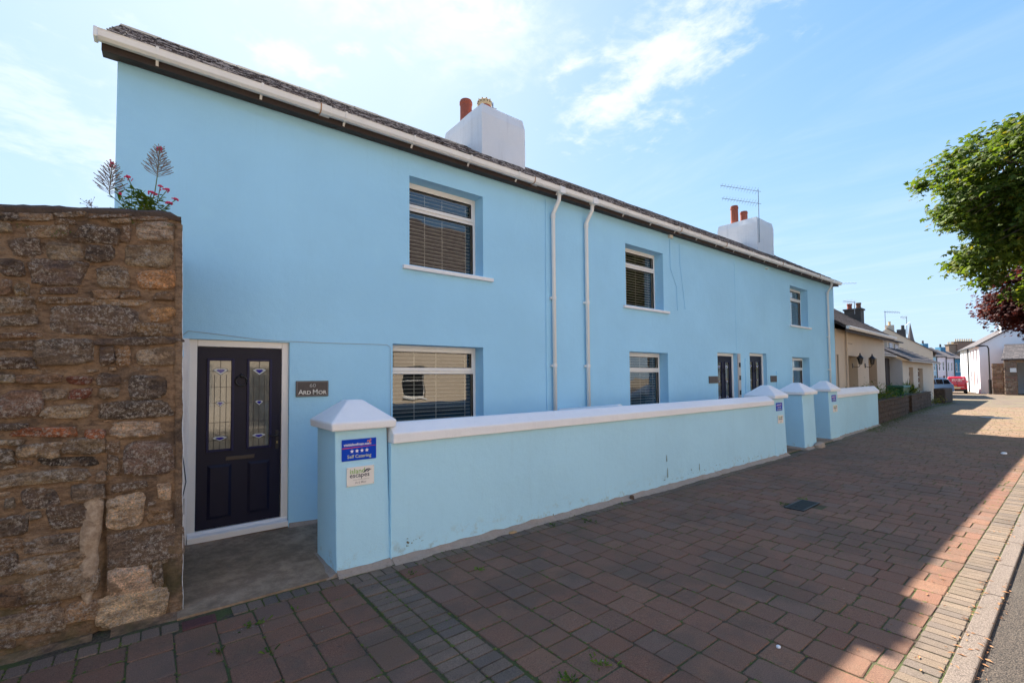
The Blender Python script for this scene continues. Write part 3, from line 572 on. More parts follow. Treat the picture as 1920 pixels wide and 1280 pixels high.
# ---- windows
SLAT_DARK = M['slat']
def window(x0, z0, x1, z1, d_=.22, split=.305, sill=True, tilt=.0, sl_n=0):
    fw_ = .052; W_ = MB(); zs = z1-(z1-z0)*split
    for a in ((x0, z0, x0+fw_, z1), (x1-fw_, z0, x1, z1), (x0+fw_, z1-fw_, x1-fw_, z1), (x0+fw_, z0, x1-fw_, z0+fw_), (x0+fw_, zs-.028, x1-fw_, zs+.028)):
        W_.box(a[0], d_, a[1], a[2], d_+.07, a[3])
    wo_ = W_.build('window', 'pvc', H, bev=.006)
    S_ = MB(); a0, a1, c0, c1 = x0+fw_-.012, x1-fw_+.012, zs+.016, z1-fw_+.012; t_ = .052
    for a in ((a0, c0, a0+t_, c1), (a1-t_, c0, a1, c1), (a0+t_, c1-t_, a1-t_, c1), (a0+t_, c0, a1-t_, c0+t_)):
        S_.box(a[0], d_-.018, a[1], a[2], d_+.04, a[3])
    S_.build('sash', 'pvc', wo_, bev=.006)
    G_ = MB(); G_.add([(a0+t_-.01, d_+.02, c0+t_-.01), (a1-t_+.01, d_+.02, c0+t_-.01), (a1-t_+.01, d_+.02, c1-t_+.01), (a0+t_-.01, d_+.02, c1-t_+.01)], [(0, 1, 2, 3)]); G_.build('pane', 'glass', wo_)
    G_ = MB(); G_.add([(x0+fw_-.01, d_+.035, z0+fw_-.01), (x1-fw_+.01, d_+.035, z0+fw_-.01), (x1-fw_+.01, d_+.035, zs-.02), (x0+fw_-.01, d_+.035, zs-.02)], [(0, 1, 2, 3)]); G_.build('pane', 'glass', wo_)
    gk = MB(); e = .006
    for (p0, q0, p1, q1, yy) in ((a0+t_, c0+t_, a1-t_, c1-t_, d_-.0195), (x0+fw_, z0+fw_, x1-fw_, zs-.028, d_-.0015)):
        gk.box(p0, yy, q0, p1, yy+.03, q0+e); gk.box(p0, yy, q1-e, p1, yy+.03, q1); gk.box(p0, yy, q0+e, p0+e, yy+.03, q1-e); gk.box(p1-e, yy, q0+e, p1, yy+.03, q1-e)
    gk.build('gasket', 'black_metal', wo_)
    B_ = MB(); z = z0+fw_+.01; yb = d_+.11
    while z < z1-.08:
        sag = random.gauss(0, .0012); hw = .012; tt = tilt
        B_.hexa([(x0+.05, yb-hw, z-hw*tt), (x1-.05, yb-hw, z-hw*tt+sag), (x1-.05, yb+hw, z+hw*tt+sag), (x0+.05, yb+hw, z+hw*tt), (x0+.05, yb-hw, z+.005-hw*tt), (x1-.05, yb-hw, z+.005-hw*tt+sag), (x1-.05, yb+hw, z+.005+hw*tt+sag), (x0+.05, yb+hw, z+.005+hw*tt)]); z += .057
    for t_ in (.05, .30, .56, .93): xx = x0+.05+(x1-x0-.1)*t_; B_.box(xx-.004, yb-.016, z0+fw_, xx+.004, yb-.014, z1-.06)
    B_.box(x0+.05, yb-.02, z1-.09, x1-.05, yb+.02, z1-.05)
    tag(B_.build('blind', 'slat', wo_), kind='stuff')
    if sill:
        P_ = MB().prism([(-.055, z0-.075), (.0, z0-.075), (.24, z0-.03), (.24, z0+.004), (-.0, z0-.012), (-.055, z0-.022)], 'x', x0-.11, x1+.17)
        P_.build('sill', 'white', wo_, bev=.006)
    return wo_
window(*openings[0]); window(*openings[3], sill=False); window(*openings[1], tilt=-.25); window(*openings[4], tilt=-.3); window(*openings[2]); window(*openings[5])
# ---- doors
def door(x0, z0, x1, z1, y=.04, step=.12, near=False):
    fr = MB(); t_ = .075
    zb = z0+step
    for a in ((x0, zb, x0+t_, z1), (x1-t_, zb, x1, z1), (x0+t_, z1-t_, x1-t_, z1)): fr.box(a[0], y, a[1], a[2], y+.09, a[3])
    dr = fr.build('door', 'pvc', H, bev=.006)
    MB().prism([(y-.06, zb-.03), (y+.12, zb-.03), (y+.12, zb+.075), (y, zb+.075), (y-.02, zb+.045), (y-.06, zb+.03)], 'x', x0+.005, x1-.005).build('threshold', 'pvc', dr, bev=.004)
    MB().box(x0, y-.03, 0, x1, y+.12, zb-.032).build('step', 'skirt', dr)
    a0, a1, b0, b1 = x0+t_+.004, x1-t_-.004, zb+.08, z1-t_-.004; w_ = a1-a0; h_ = b1-b0; yl = y+.022
    # leaf with two glazed and two solid panels
    gx = [(a0+.135*w_, a0+.385*w_), (a0+.60*w_, a0+.85*w_)]; gz = (b0+.43*h_, b0+.925*h_); pz = (b0+.05*h_, b0+.345*h_)
    lf = MB(); cuts = sorted([a0, gx[0][0], gx[0][1], gx[1][0], gx[1][1], a1]); zc_ = [b0, gz[0], gz[1], b1]
    for i in range(5):
        for j in range(3):
            if i in (1, 3) and j == 1: continue
            lf.box(cuts[i], yl, zc_[j], cuts[i+1], yl+.045, zc_[j+1])
    lf.build('leaf', 'navy', dr)
    for (g0, g1) in gx:
        bd = MB(); e = .026
        for a in ((g0-e, gz[0]-e, g0, gz[1]+e), (g1, gz[0]-e, g1+e, gz[1]+e), (g0, gz[1], g1, gz[1]+e), (g0, gz[0]-e, g1, gz[0])): bd.box(a[0], yl-.012, a[1], a[2], yl+.01, a[3])
        bd.build('glazing_bead', 'navy_trim', dr, bev=.004)
        MB().box(g0, yl+.012, gz[0], g1, yl+.02, gz[1]).build('leaded_pane', 'obscure', dr)
        ld = MB(); m_ = (g0+g1)/2; y0_, y1_ = yl+.007, yl+.0125; hh = gz[1]-gz[0]; gw = g1-g0
        def bar(xa, za, xb_, zb_, r=.0026):
            L = math.hypot(xb_-xa, zb_-za); nx, nz = -(zb_-za)/L*r, (xb_-xa)/L*r
            ld.hexa([(xa+nx, y0_, za+nz), (xa-nx, y0_, za-nz), (xa-nx, y1_, za-nz), (xa+nx, y1_, za+nz), (xb_+nx, y0_, zb_+nz), (xb_-nx, y0_, zb_-nz), (xb_-nx, y1_, zb_-nz), (xb_+nx, y1_, zb_+nz)])
        for dx in (-.27, 0, .27): bar(m_+dx*gw, gz[0], m_+dx*gw, gz[1]-(.16*hh if dx else 0))
        for k_ in (.10, .30, .52, .70, .88): bar(g0, gz[0]+k_*hh, g1, gz[0]+k_*hh)
        def diamond(cz, rw, ru, rd_):
            bt = MB(); bv = MB()
            pts = [(m_, cz-rd_), (m_+rw, cz+ru*.35), (m_+rw*.55, cz+ru), (m_-rw*.55, cz+ru), (m_-rw, cz+ru*.35)]
            ctr = (m_, cz)
            bv.add([(p, y0_-.0015, q_) for p, q_ in pts]+[(p, y0_+.001, q_) for p, q_ in pts], [(0, 1, 2, 3, 4)]+[(i, 5+i, 5+(i+1) % 5, (i+1) % 5) for i in range(5)])
            ins = [(ctr[0]+(p-ctr[0])*.62, ctr[1]+(q_-ctr[1])*.62) for p, q_ in pts]
            bt.add([(p, y0_-.003, q_) for p, q_ in ins]+[(p, y0_-.001, q_) for p, q_ in ins], [(0, 1, 2, 3, 4)]+[(i, 5+i, 5+(i+1) % 5, (i+1) % 5) for i in range(5)])
            for i in range(5): bar(*pts[i], *pts[(i+1) % 5], .004)
            bv.build('bevel_glass', 'bevel_glass', dr); bt.build('blue_glass', 'blue_glass', dr)
        diamond(gz[0]+.885*hh, gw*.34, .026, .045); diamond(gz[0]+.515*hh, gw*.20, .020, .034); diamond(gz[0]+.115*hh, gw*.34, .030, .022)
        ld.build('leading', 'lead', dr)
        pn = MB(); r0 = yl-.001; bx = .028
        o8 = [(g0-.01, r0, pz[0]), (g1+.01, r0, pz[0]), (g1+.01, r0, pz[1]), (g0-.01, r0, pz[1])]; i8 = [(g0-.01+bx, r0-.012, pz[0]+bx), (g1+.01-bx, r0-.012, pz[0]+bx), (g1+.01-bx, r0-.012, pz[1]-bx), (g0-.01+bx, r0-.012, pz[1]-bx)]
        pn.add(o8+i8, [(0, 1, 5, 4), (1, 2, 6, 5), (2, 3, 7, 6), (3, 0, 4, 7), (4, 5, 6, 7)]); pn.build('panel', 'navy', dr)
    m_ = (a0+a1)/2; kz = b0+.81*h_
    MB().tube([(m_+.055*math.cos(t), yl-.018, kz+.055*math.sin(t)-.0) for t in np.linspace(0, 6.283, 22)], .0085, 8).build('knocker', 'black_metal', dr, smooth=True)
    MB().ball((m_, yl-.012, kz+.058), .022, 8).build('knocker_boss', 'black_metal', dr, smooth=True)
    lz = b0+.375*h_; MB().box(m_-.14, yl-.008, lz-.022, m_+.14, yl, lz+.022).build('letter_plate', 'letter_plate', dr, bev=.004)
    hz_ = b0+.46*h_; MB().box(a1-.055, yl-.008, hz_-.11, a1-.022, yl, hz_+.11).build('handle_plate', 'black_metal', dr, bev=.003)
    MB().tube([(a1-.038, yl, hz_+.05), (a1-.038, yl-.045, hz_+.05), (a1-.13, yl-.05, hz_+.05)], .008, 8).build('handle', 'black_metal', dr, smooth=True)
    MB().box(a1-.044, yl-.014, hz_-.045, a1-.032, yl-.006, hz_-.02).build('lock', 'brass', dr)
    return dr
door(*openings[6], near=True); door(*openings[7], y=.10); door(*openings[8], y=.10)
# ---- downpipes
def pipe(x, zb, zt_, name='downpipe'):
    zb = max(zb, .02)
    p = MB().tube([(x-.0, -.055, zb), (x, -.055, zt_-.50), (x, -.058, zt_-.42), (x+.035, -.175, zt_-.20), (x+.035, -.185, zt_-.06)], .037, 12).build(name, 'pvc', H, smooth=True)
    c = MB()
    for z in (zb+.75, zb+2.0, zb+3.2, zt_-.47): c.lathe(x, -.055, [(.037, z-.03), (.046, z-.028), (.046, z+.028), (.037, z+.03)], 12)
    c.build('collar', 'pvc', p)
    k = MB()
    for z in (zb+.75, zb+2.0, zb+3.2): k.box(x-.065, -.05, z-.02, x+.065, -.002, z+.02)
    k.build('bracket', 'pvc', p)
    MB().box(x-.03, -.285, zt_-.105, x+.10, -.165, zt_+.01).build('outlet', 'gutter', p, bev=.01)
zg = lambda x: 5.105+.0092*x
pipe(5.60, .02, zg(5.6)); pipe(6.47, .02, zg(6.5)); pipe(19.52, .02, zg(19.5))
# ---- gutter, fascia, soffit
A_ = Vector((-.46, 0, zg(-.46))); B_ = Vector((20.42, 0, zg(20.42)))
gp = [(.165, -.005), (.165, -.06), (.185, -.078), (.235, -.082), (.268, -.062), (.278, -.01), (.285, .0), (.262, .003), (.258, -.052), (.225, -.07), (.19, -.068), (.178, -.055), (.176, -.005)]
gt_ = MB().extr(gp, A_, B_, (0, -1)).build('gutter', 'gutter', H)
MB().extr([(.163, -.088), (.287, -.088), (.287, .008), (.163, .008)], A_+Vector((-.012, 0, 0)), A_+Vector((.02, 0, 0)), (0, -1)).build('end_cap', 'gutter', gt_, bev=.008)
x = .0
while x < 20.3:
    z = zg(x); MB().extr([(.150, -.13), (.160, -.13), (.175, -.084), (.24, -.088), (.279, -.066), (.292, .008), (.275, .008), (.283, -.01)], Vector((x-.012, 0, z)), Vector((x+.012, 0, z)), (0, -1)).build('bracket', 'gutter', gt_); x += .93
for x in (1.62, 5.05, 9.5, 11.6, 15.1, 18.2):
    z = zg(x); MB().extr([(.163, -.086), (.24, -.086), (.276, -.066), (.291, .008), (.163, .008)], Vector((x-.06, 0, z)), Vector((x+.06, 0, z)), (0, -1)).build('joint', 'gutter', gt_, bev=.004)
    MB().extr([(.163, -.089), (.24, -.089), (.279, -.068), (.293, .01), (.163, .01)], Vector((x-.068, 0, z)), Vector((x-.056, 0, z)), (0, -1)).build('rust_seal', 'rust', gt_)
MB().extr([(.145, -.135), (.163, -.135), (.163, .03), (.145, .03)], Vector((-.42, 0, zg(-.42))), Vector((20.40, 0, zg(20.4))), (0, -1)).build('fascia', 'brown_board', H)
MB().extr([(-.02, -.105), (.145, -.128), (.145, -.10), (-.02, -.08)], Vector((-.42, 0, zg(-.42))), Vector((20.40, 0, zg(20.4))), (0, -1)).build('soffit', 'brown_board', H)
# ---- roof
def roofpt(x, t, side=1, lift=0):   # t 0 eave .. 1 ridge
    ez = zg(x)+.012; rz = 6.60+.0108*x; y0_, y1_ = (-.24, 2.05)
    if side < 0: y0_ = 4.40
    return Vector((x, y0_+(y1_-y0_)*t, ez+(rz-ez)*t+lift))
deck = MB()
for s_ in (1, -1):
    p = [roofpt(-.38, 0, s_, -.035), roofpt(20.42, 0, s_, -.035), roofpt(20.42, 1, s_, -.035), roofpt(-.38, 1, s_, -.035)]
    p2 = [q_-Vector((0, 0, .05)) for q_ in p]; deck.hexa(p2+p)
roof = deck.build('roof', 'brown_board', H)
sl_ = MB(); rows = 14
for s_ in (1, -1):
    for r in range(rows):
        t0 = r/rows; t1 = min(1, (r+1.5)/rows); x = -.40+(.13 if r % 2 else 0)-.13*0
        if r % 2: x = -.40-.0
        first = r % 2
        while x < 20.43:
            wd_ = .26 if not first else .13; first = 0; xe = min(x+wd_, 20.44); up_ = random.gauss(0, .004)+.006; th = random.uniform(.008, .014); dt = random.gauss(0, .008)
            skew = random.gauss(0, .004)
            a = [roofpt(x+.003, t0+dt, s_, up_+.016), roofpt(xe-.003, t0+dt+skew, s_, up_+.016), roofpt(xe-.003, t1, s_, -.006), roofpt(x+.003, t1, s_, -.006)]
            sl_.hexa([v_-Vector((0, 0, th)) for v_ in a]+a); x = xe
tag(sl_.build('slate', 'slate', roof), kind='stuff')
rd_ = MB(); x = -.4
while x < 20.4:
    e = min(x+.45, 20.42); c = [roofpt(x+.004, 1), roofpt(e-.004, 1)]; j = random.gauss(0, .004)
    for k_, xx in enumerate((x+.004, e-.004)):
        pass
    pr = [(-.10, -.085), (-.08, -.085), (0, -.02), (.08, -.085), (.10, -.085), (.01, .0), (-.01, .0)]
    rd_.extr([(a, b2+.03+j) for a, b2 in pr], c[0], c[1], (0, -1)); x = e
tag(rd_.build('ridge_tile', 'ridge', roof), kind='stuff')
# ---- chimneys
def chimney(x0, x1, y0, y1, z0, z1, pots, parent, mat='white_old', pm='terracotta', wob=.012):
    mb = MB(); nx, ny, nz = 6, 6, 8
    def pt(x, y, z):
        e = .05*max(0, (z-z1+.10)/.10) if z1-z < .1 else 0
        n_ = noise.noise_vector(Vector((x, y, z))*2.1)*wob
        cx, cy = (x0+x1)/2, (y0+y1)/2
        return (x+n_.x+(cx-x)*e, y+n_.y+(cy-y)*e, z+n_.z)
    for (fx, a0, a1) in (('x', x0, x1), ('y', y0, y1)):
        pass
    def grid(fn, nu, nv, flip):
        o = [fn(i/nu, j/nv) for j in range(nv+1) for i in range(nu+1)]; w1 = nu+1
        mb.add(o, [((j*w1+i, j*w1+i+1, (j+1)*w1+i+1, (j+1)*w1+i) if not flip else (j*w1+i, (j+1)*w1+i, (j+1)*w1+i+1, j*w1+i+1)) for j in range(nv) for i in range(nu)])
    grid(lambda u, v_: pt(x0+(x1-x0)*u, y0, z0+(z1-z0)*v_), nx, nz, 0); grid(lambda u, v_: pt(x0+(x1-x0)*u, y1, z0+(z1-z0)*v_), nx, nz, 1)
    grid(lambda u, v_: pt(x0, y0+(y1-y0)*u, z0+(z1-z0)*v_), ny, nz, 1); grid(lambda u, v_: pt(x1, y0+(y1-y0)*u, z0+(z1-z0)*v_), ny, nz, 0)
    grid(lambda u, v_: pt(x0+(x1-x0)*u, y0+(y1-y0)*v_, z1), nx, ny, 0)
    ch = mb.build('chimney', mat, parent)
    for (px, py, r, h, kind) in pots:
        if kind == 'crown':
            p = MB().lathe(px, py, [(r*1.05, z1-.03), (r, z1+.1), (r*.92, z1+h*.62), (r*1.1, z1+h*.64), (r*1.12, z1+h*.70)], 18).build('pot', pm, ch, smooth=False)
            c = MB().lathe(px, py, [(r*1.16, z1+h*.70), (r*1.2, z1+h*.8), (r*1.2, z1+h*.95), (r*1.0, z1+h), (r*.8, z1+h), (r*.8, z1+h*.9)], 18)
            for k in range(10): a = k*.628; c.box(px+r*1.12*math.cos(a)-.012, py+r*1.12*math.sin(a)-.012, z1+h*.98, px+r*1.12*math.cos(a)+.012, py+r*1.12*math.sin(a)+.012, z1+h*1.01)
            cr = c.build('pot_crown', 'buff_clay', ch)
            hb = MB()
            for k in range(14): a = k*.449; hb.ball((px+r*1.2*math.cos(a), py+r*1.2*math.sin(a), z1+h*.86), .014, 6)
            hb.build('vent_hole', 'room', ch)
        else:
            MB().lathe(px, py, [(r*1.02, z1-.03), (r, z1+h*.82), (r*1.1, z1+h*.84), (r*1.1, z1+h*.93), (r*.98, z1+h*.94), (r*.98, z1+h), (r*.8, z1+h), (r*.8, z1+h*.7)], 18).build('pot', pm, ch)
    return ch
ch1 = chimney(5.14, 6.27, 1.5, 3.0, 5.8, 7.38, [(5.36, 2.42, .13, .54, 'plain'), (5.58, 2.02, .13, .42, 'crown')], H)
MB().tube([(5.75, 1.95, 7.3), (5.75, 1.95, 7.80)], .013, 6).build('bracket_pole', 'alu', ch1); MB().tube([(5.68, 1.95, 7.68), (5.85, 1.95, 7.70)], .009, 6).build('bracket_arm', 'alu', ch1)
ch2 = chimney(17.50, 18.92, 1.5, 3.0, 6.1, 7.72, [(17.78, 2.45, .135, .72, 'plain'), (18.13, 2.25, .13, .52, 'plain')], H)
# ---- aerials
def aerial(name, label, mx, my, z0, z1, yagis, group='television aerials on the roofs', scale=.95):
    t = thing(name, label, 'aerial', (mx, my, z0), group)
    MB().tube([(mx, my, z0), (mx, my, z1)], .014*scale, 6).build('mast', 'alu', t)
    for (z, a, L, n_) in yagis:
        dx, dy = math.cos(a), math.sin(a); e = (mx+dx*L, my+dy*L)
        MB().tube([(mx-dx*.12, my-dy*.12, z), (e[0], e[1], z)], .010*scale, 5).build('boom', 'alu', t)
        el = MB()
        for k in range(n_):
            f_ = (k+.5)/n_; x, y = mx+dx*L*f_, my+dy*L*f_; hl = .10*scale*(1.6-f_*.6)
            el.tube([(x+dy*hl*.6, y-dx*hl*.6, z-hl*.6), (x-dy*hl*.6, y+dx*hl*.6, z+hl*.6)], .006*scale, 4)
        el.build('element', 'alu', t)
    return t
aerial('tv_aerial', 'tall mast with two long aerials fixed to the far white chimney of the blue house', 17.58, 1.46, 6.75, 8.72, [(8.66, R(180-20), 1.75, 13), (8.20, R(180-20), 1.7, 13)])
# ---- thin cables on the facade
def cable(pts, r=.006, mat='blue'): return MB().tube(pts, r, 5).build('cable', mat, H)
cable([(.24, -.006, 2.27), (.30, -.012, 2.33), (.55, -.01, 2.31), (.95, -.01, 2.27), (1.28, -.01, 2.262), (1.6, -.01, 2.26), (2.5, -.008, 2.27), (2.55, -.008, 2.24), (2.555, -.008, 1.3)], .0028, 'ink_grey')
cable([(.245, -.01, 2.0), (.25, -.01, 1.2), (.30, -.012, .75), (.25, -.01, .45), (.26, -.01, .2)], .005, 'ink_dark')
cable([(5.47, -.01, 5.0), (5.46, -.01, 4.95), (5.44, -.01, 2.0), (5.45, -.01, .5)], .006)
cable([(9.35, -.01, 5.1), (9.36, -.01, 4.3), (9.6, -.01, 3.9), (9.62, -.01, 3.35)], .006); cable([(9.75, -.01, 4.95), (9.76, -.01, 4.5), (9.95, -.01, 3.4)], .005)
cable([(15.0, -.01, 1.95), (15.0, -.01, 1.0)], .012); cable([(12.95, -.01, 2.3), (12.95, -.01, 1.0)], .012)
MB().box(.225, -.03, 2.05, .262, -.001, 2.13).build('junction_box', 'blue', H, bev=.004)
cn = MB().box(12.51, -.02, .1, 12.66, .0, 2.42).build('cable_board', 'greywall', H)
for z in (.9, 1.3, 1.7, 2.05): MB().box(12.56, -.045, z, 12.61, -.018, z+.12).build('clip', 'black_metal', cn)
for x, z in ((.27, .42), ): MB().box(x-.015, -.03, z, x+.02, -.002, z+.16).build('hinge_post', 'ink_grey', H)
MB().box(9.30, -.06, 5.0, 9.42, -.005, 5.10).build('wall_hook', 'ink_cream', H); MB().box(14.4, -.08, 5.0, 14.44, -.005, 5.03).build('wall_hook', 'ink_cream', H)
# mortar fillet at the wall foot
MB().extr([(-.0, .0), (.035, .0), (.0, .06)], Vector((1.3, -.0, .06)), Vector((2.2, 0, .008)), (0, -1)).build('foot_fillet', 'skirt', H)
MB().box(.215, -.012, .05, .31, .03, 2.25).build('door_cheek', 'white', H)
# ---- name plaques
def plaque(x0, x1, z0, z1, label, l1=None, l2=None, s1=.05, s2=.05):
    t = thing('name_plaque', label, 'plaque', ((x0+x1)/2, 0, z0))
    MB().box(x0, -.022, z0, x1, -.002, z1).build('board', 'slate_plaque', t, bev=.004)
    e = .008; bd = MB(); yy = -.0235
    for a in ((x0+e, z0+e, x1-e, z0+e+.003), (x0+e, z1-e-.003, x1-e, z1-e), (x0+e, z0+e+.003, x0+e+.003, z1-e-.003), (x1-e-.003, z0+e+.003, x1-e, z1-e-.003)): bd.box(a[0], yy, a[1], a[2], yy+.003, a[3])
    bd.build('border', 'ink_grey', t)
    m_ = (x0+x1)/2; h = z1-z0
    if l1: text(l1, s1, m_, -.0235, z0+h*.60, 'ink_grey', t, sx=1.25); 
    if l2: text(l2, s2, m_, -.0235, z0+h*.17, 'ink_cream', t, sx=1.12, bold=.0012)
    return t
t = plaque(1.36, 1.735, 1.60, 1.79, 'grey brown plaque reading 60 Ard Mor beside the nearest navy door', '60', None, .062, .07)
text('A', .082, 1.385, -.0235, 1.628, 'ink_cream', t, 'LEFT', bold=.0012); text('RD', .062, 1.437, -.0235, 1.628, 'ink_cream', t, 'LEFT', sx=1.1, bold=.0012)
text('M', .082, 1.545, -.0235, 1.628, 'ink_cream', t, 'LEFT', bold=.0012); text('OR', .062, 1.612, -.0235, 1.628, 'ink_cream', t, 'LEFT', sx=1.1, bold=.0012)
for (x, z) in ((1.378, 1.617), (1.717, 1.617), (1.378, 1.773), (1.717, 1.773)): MB().lathe(x, 0, [(.004, 0), (.001, .001)], 8)
plaque(10.97, 11.40, 1.63, 1.81, 'brown name plaque on the blue wall left of the middle navy door')
plaque(14.56, 14.98, 1.62, 1.81, 'brown name plaque on the blue wall right of the farthest navy door')
# ================================================================== garden walls and piers
def pier(x0, x1, yf, yb, ztop, label, cap_peak=.22, zb=0):
    t = thing('gate_pier', label, 'gate pier', ((x0+x1)/2, (yf+yb)/2, 0), 'gate piers of the front gardens')
    b_ = .03
    MB().hexa([(x0, yf-.0, zb), (x1, yf, zb), (x1, yb, zb), (x0, yb, zb), (x0-.01, yf+b_, ztop), (x1-b_, yf+b_, ztop), (x1-b_, yb-.01, ztop), (x0-.01, yb-.01, ztop)]).build('shaft', 'blue_garden', t, bev=.012, seg=3)
    o = .065; c = MB(); X0_, X1_, Y0_, Y1_ = x0-o, x1+o-.02, yf-o+.02, yb+o; mx, my = (X0_+X1_)/2, (Y0_+Y1_)/2; r = .075
    c.hexa([(X0_+.008, Y0_+.008, ztop), (X1_-.008, Y0_+.008, ztop), (X1_-.008, Y1_-.008, ztop), (X0_+.008, Y1_-.008, ztop), (X0_, Y0_, ztop+.075), (X1_, Y0_, ztop+.075), (X1_, Y1_, ztop+.075), (X0_, Y1_, ztop+.075)])
    c = MB(); z1, z2 = ztop+.075, ztop+.075+cap_peak-.02
    vs = [(X0_+.006, Y0_+.006, ztop+.001), (X1_-.006, Y0_+.006, ztop+.001), (X1_-.006, Y1_-.006, ztop+.001), (X0_+.006, Y1_-.006, ztop+.001), (X0_, Y0_, z1), (X1_, Y0_, z1), (X1_, Y1_, z1), (X0_, Y1_, z1), (mx-r, my-r, z2), (mx+r, my-r, z2), (mx+r, my+r, z2), (mx-r, my+r, z2)]
    c.add(vs, [(3, 2, 1, 0), (0, 1, 5, 4), (1, 2, 6, 5), (2, 3, 7, 6), (3, 0, 4, 7), (4, 5, 9, 8), (5, 6, 10, 9), (6, 7, 11, 10), (7, 4, 8, 11), (8, 9, 10, 11)])
    c.build('cap', 'white', t, bev=.014, seg=3)
    return t
def skirt(A, B, name='mortar_fillet', w_=.07, h=.045, parent=None, mat='skirt'):
    A = Vector(A); B = Vector(B); L = (B-A).length; dr = (B-A).normalized(); nrm = Vector((dr.y, -dr.x, 0)); mb = MB(); n = max(3, int(L/.06)); vs = []
    for i in range(n+1):
        p = A+dr*L*i/n; k = 1+.45*noise.noise(p*4)+.2*noise.noise(p*17); kh = 1+.5*noise.noise(p*5+Vector((9, 0, 0)))
        for (o_, z) in ((-.01, -.02), (-.01, h*kh), (.008, h*kh), (w_*.45*k, h*.5*kh), (w_*k, .001), (w_*k, -.02)): vs.append((p.x+nrm.x*o_, p.y+nrm.y*o_, p.z+z))
    fs = [(i*6+k, (i+1)*6+k, (i+1)*6+k+1, i*6+k+1) for i in range(n) for k in range(5)]+[(0, 1, 2, 3, 4, 5), tuple(n*6+k for k in (5, 4, 3, 2, 1, 0))]
    mb.add(vs, fs); return mb.build(name, mat, parent, smooth=False)
def coping(t, A, B, zb, back, front=.05, mat='white', z1=.10, z2=.20, side=(0, -1)):
    pr = [(-back, 0), (front, 0), (front+.004, z1), (-back*.35, z2-.005), (-back*.55, z2), (-back*.8, z2-.02), (-back-.04, z1), (-back-.04, 0)]
    A = Vector((*A, zb)); B = Vector((*B, zb)); return MB().extr(pr, A, B, side).build('coping', mat, t, bev=.012, seg=3)
P1 = pier(1.355, 1.88, -1.575, -.96, 1.325, 'nearest gate pier with blue and white signs and a white pyramid cap')
skirt((1.36, -1.575, 0), (1.88, -1.585, 0), parent=P1); skirt((1.355, -.96, .01), (1.355, -1.58, .0), w_=.085, h=.03, parent=P1)
P2 = pier(10.80, 11.40, -1.60, -1.02, 1.295, 'gate pier at the far end of the long front garden wall, carrying two signs', .24)
P3 = pier(12.52, 13.30, -1.58, -1.03, 1.33, 'plain gate pier without signs standing between the two front gates', .24)
P4 = pier(14.76, 15.50, -1.455, -.98, 1.35, 'gate pier with two signs joined to the short far garden wall', .24)
for p_, a, c in ((P2, (10.8, -1.60, 0), (11.42, -1.60, 0)), (P3, (12.5, -1.58, 0), (13.32, -1.58, 0)), (P4, (14.75, -1.455, 0), (15.5, -1.455, 0))): skirt(a, c, parent=p_)
for p_, x, y0, y1 in ((P3, 12.52, -1.03, -1.58), (P4, 14.76, -.98, -1.455)): skirt((x, y0, .01), (x, y1, 0), parent=p_, w_=.05)
def gwall(name_label, A, B, th, zc, side, sub=(0, 0)):
    t = thing('garden_wall', name_label, 'garden wall', (A[0], A[1], 0), 'front garden walls')
    dr = Vector((B[0]-A[0], B[1]-A[1], 0)).normalized(); bk = Vector((-side[0], -side[1], 0))*th
    n = 40; vs = []
    a0 = Vector((*A, 0)); L = (Vector((*B, 0))-a0).length
    MB().hexa([(A[0], A[1], -.02), (B[0], B[1], -.02), (B[0]+bk.x, B[1]+bk.y, -.02), (A[0]+bk.x, A[1]+bk.y, -.02), (A[0], A[1], zc), (B[0], B[1], zc), (B[0]+bk.x, B[1]+bk.y, zc), (A[0]+bk.x, A[1]+bk.y, zc)]).build('wall', 'blue_garden', t)
    return t
g1 = gwall('long low sky blue wall with sloping white coping running beside the paving', (1.87, -1.60), (10.80, -1.585), .25, 1.165, (0, -1))
coping(g1, (1.875, -1.60), (10.70, -1.585), 1.165, .25, .045); skirt((1.88, -1.60, 0), (10.85, -1.585, 0), parent=g1, w_=.085, h=.05)
dmg = MB()
for x, z in ((2.02, .12), (1.96, .05), ):
    pass
for i in range(60):
    x = random.uniform(6.5, 9.9) if random.random() < .8 else random.uniform(1.9, 2.2); z = .10+abs(random.gauss(0, .05)); w_ = random.uniform(.006, .035); h = random.uniform(.003, .012)
    yy = -1.603-.0015
    dmg.add([(x, yy+.0, z), (x+w_, yy, z+random.uniform(-.004, .004)), (x+w_*.8, yy, z+h), (x+w_*.2, yy, z+h*1.2)], [(0, 1, 2, 3)])
for (x, z, h) in ((6.62, .16, .17), (6.60, .42, .12), (7.6, .15, .13), (4.05, .02, .05)):
    dmg.add([(x, -1.6025, z), (x+.02, -1.6025, z+.01), (x+.012, -1.6025, z+h), (x+.002, -1.6025, z+h*.8)], [(0, 1, 2, 3)])
tag(dmg.build('flaked_patch', plain('flaked_render', (.16, .15, .10), .95, .4, 40), g1), kind='stuff')
g2 = gwall('short sky blue garden wall with rounded white coping at the far end of the terrace', (15.50, -1.385), (20.50, -1.205), .25, 1.15, (.036, -.999))
coping(g2, (15.49, -1.385), (20.52, -1.205), 1.15, .25, .045, side=(.036, -.999), z1=.10, z2=.26); skirt((15.5, -1.385, 0), (20.55, -1.205, 0), parent=g2)
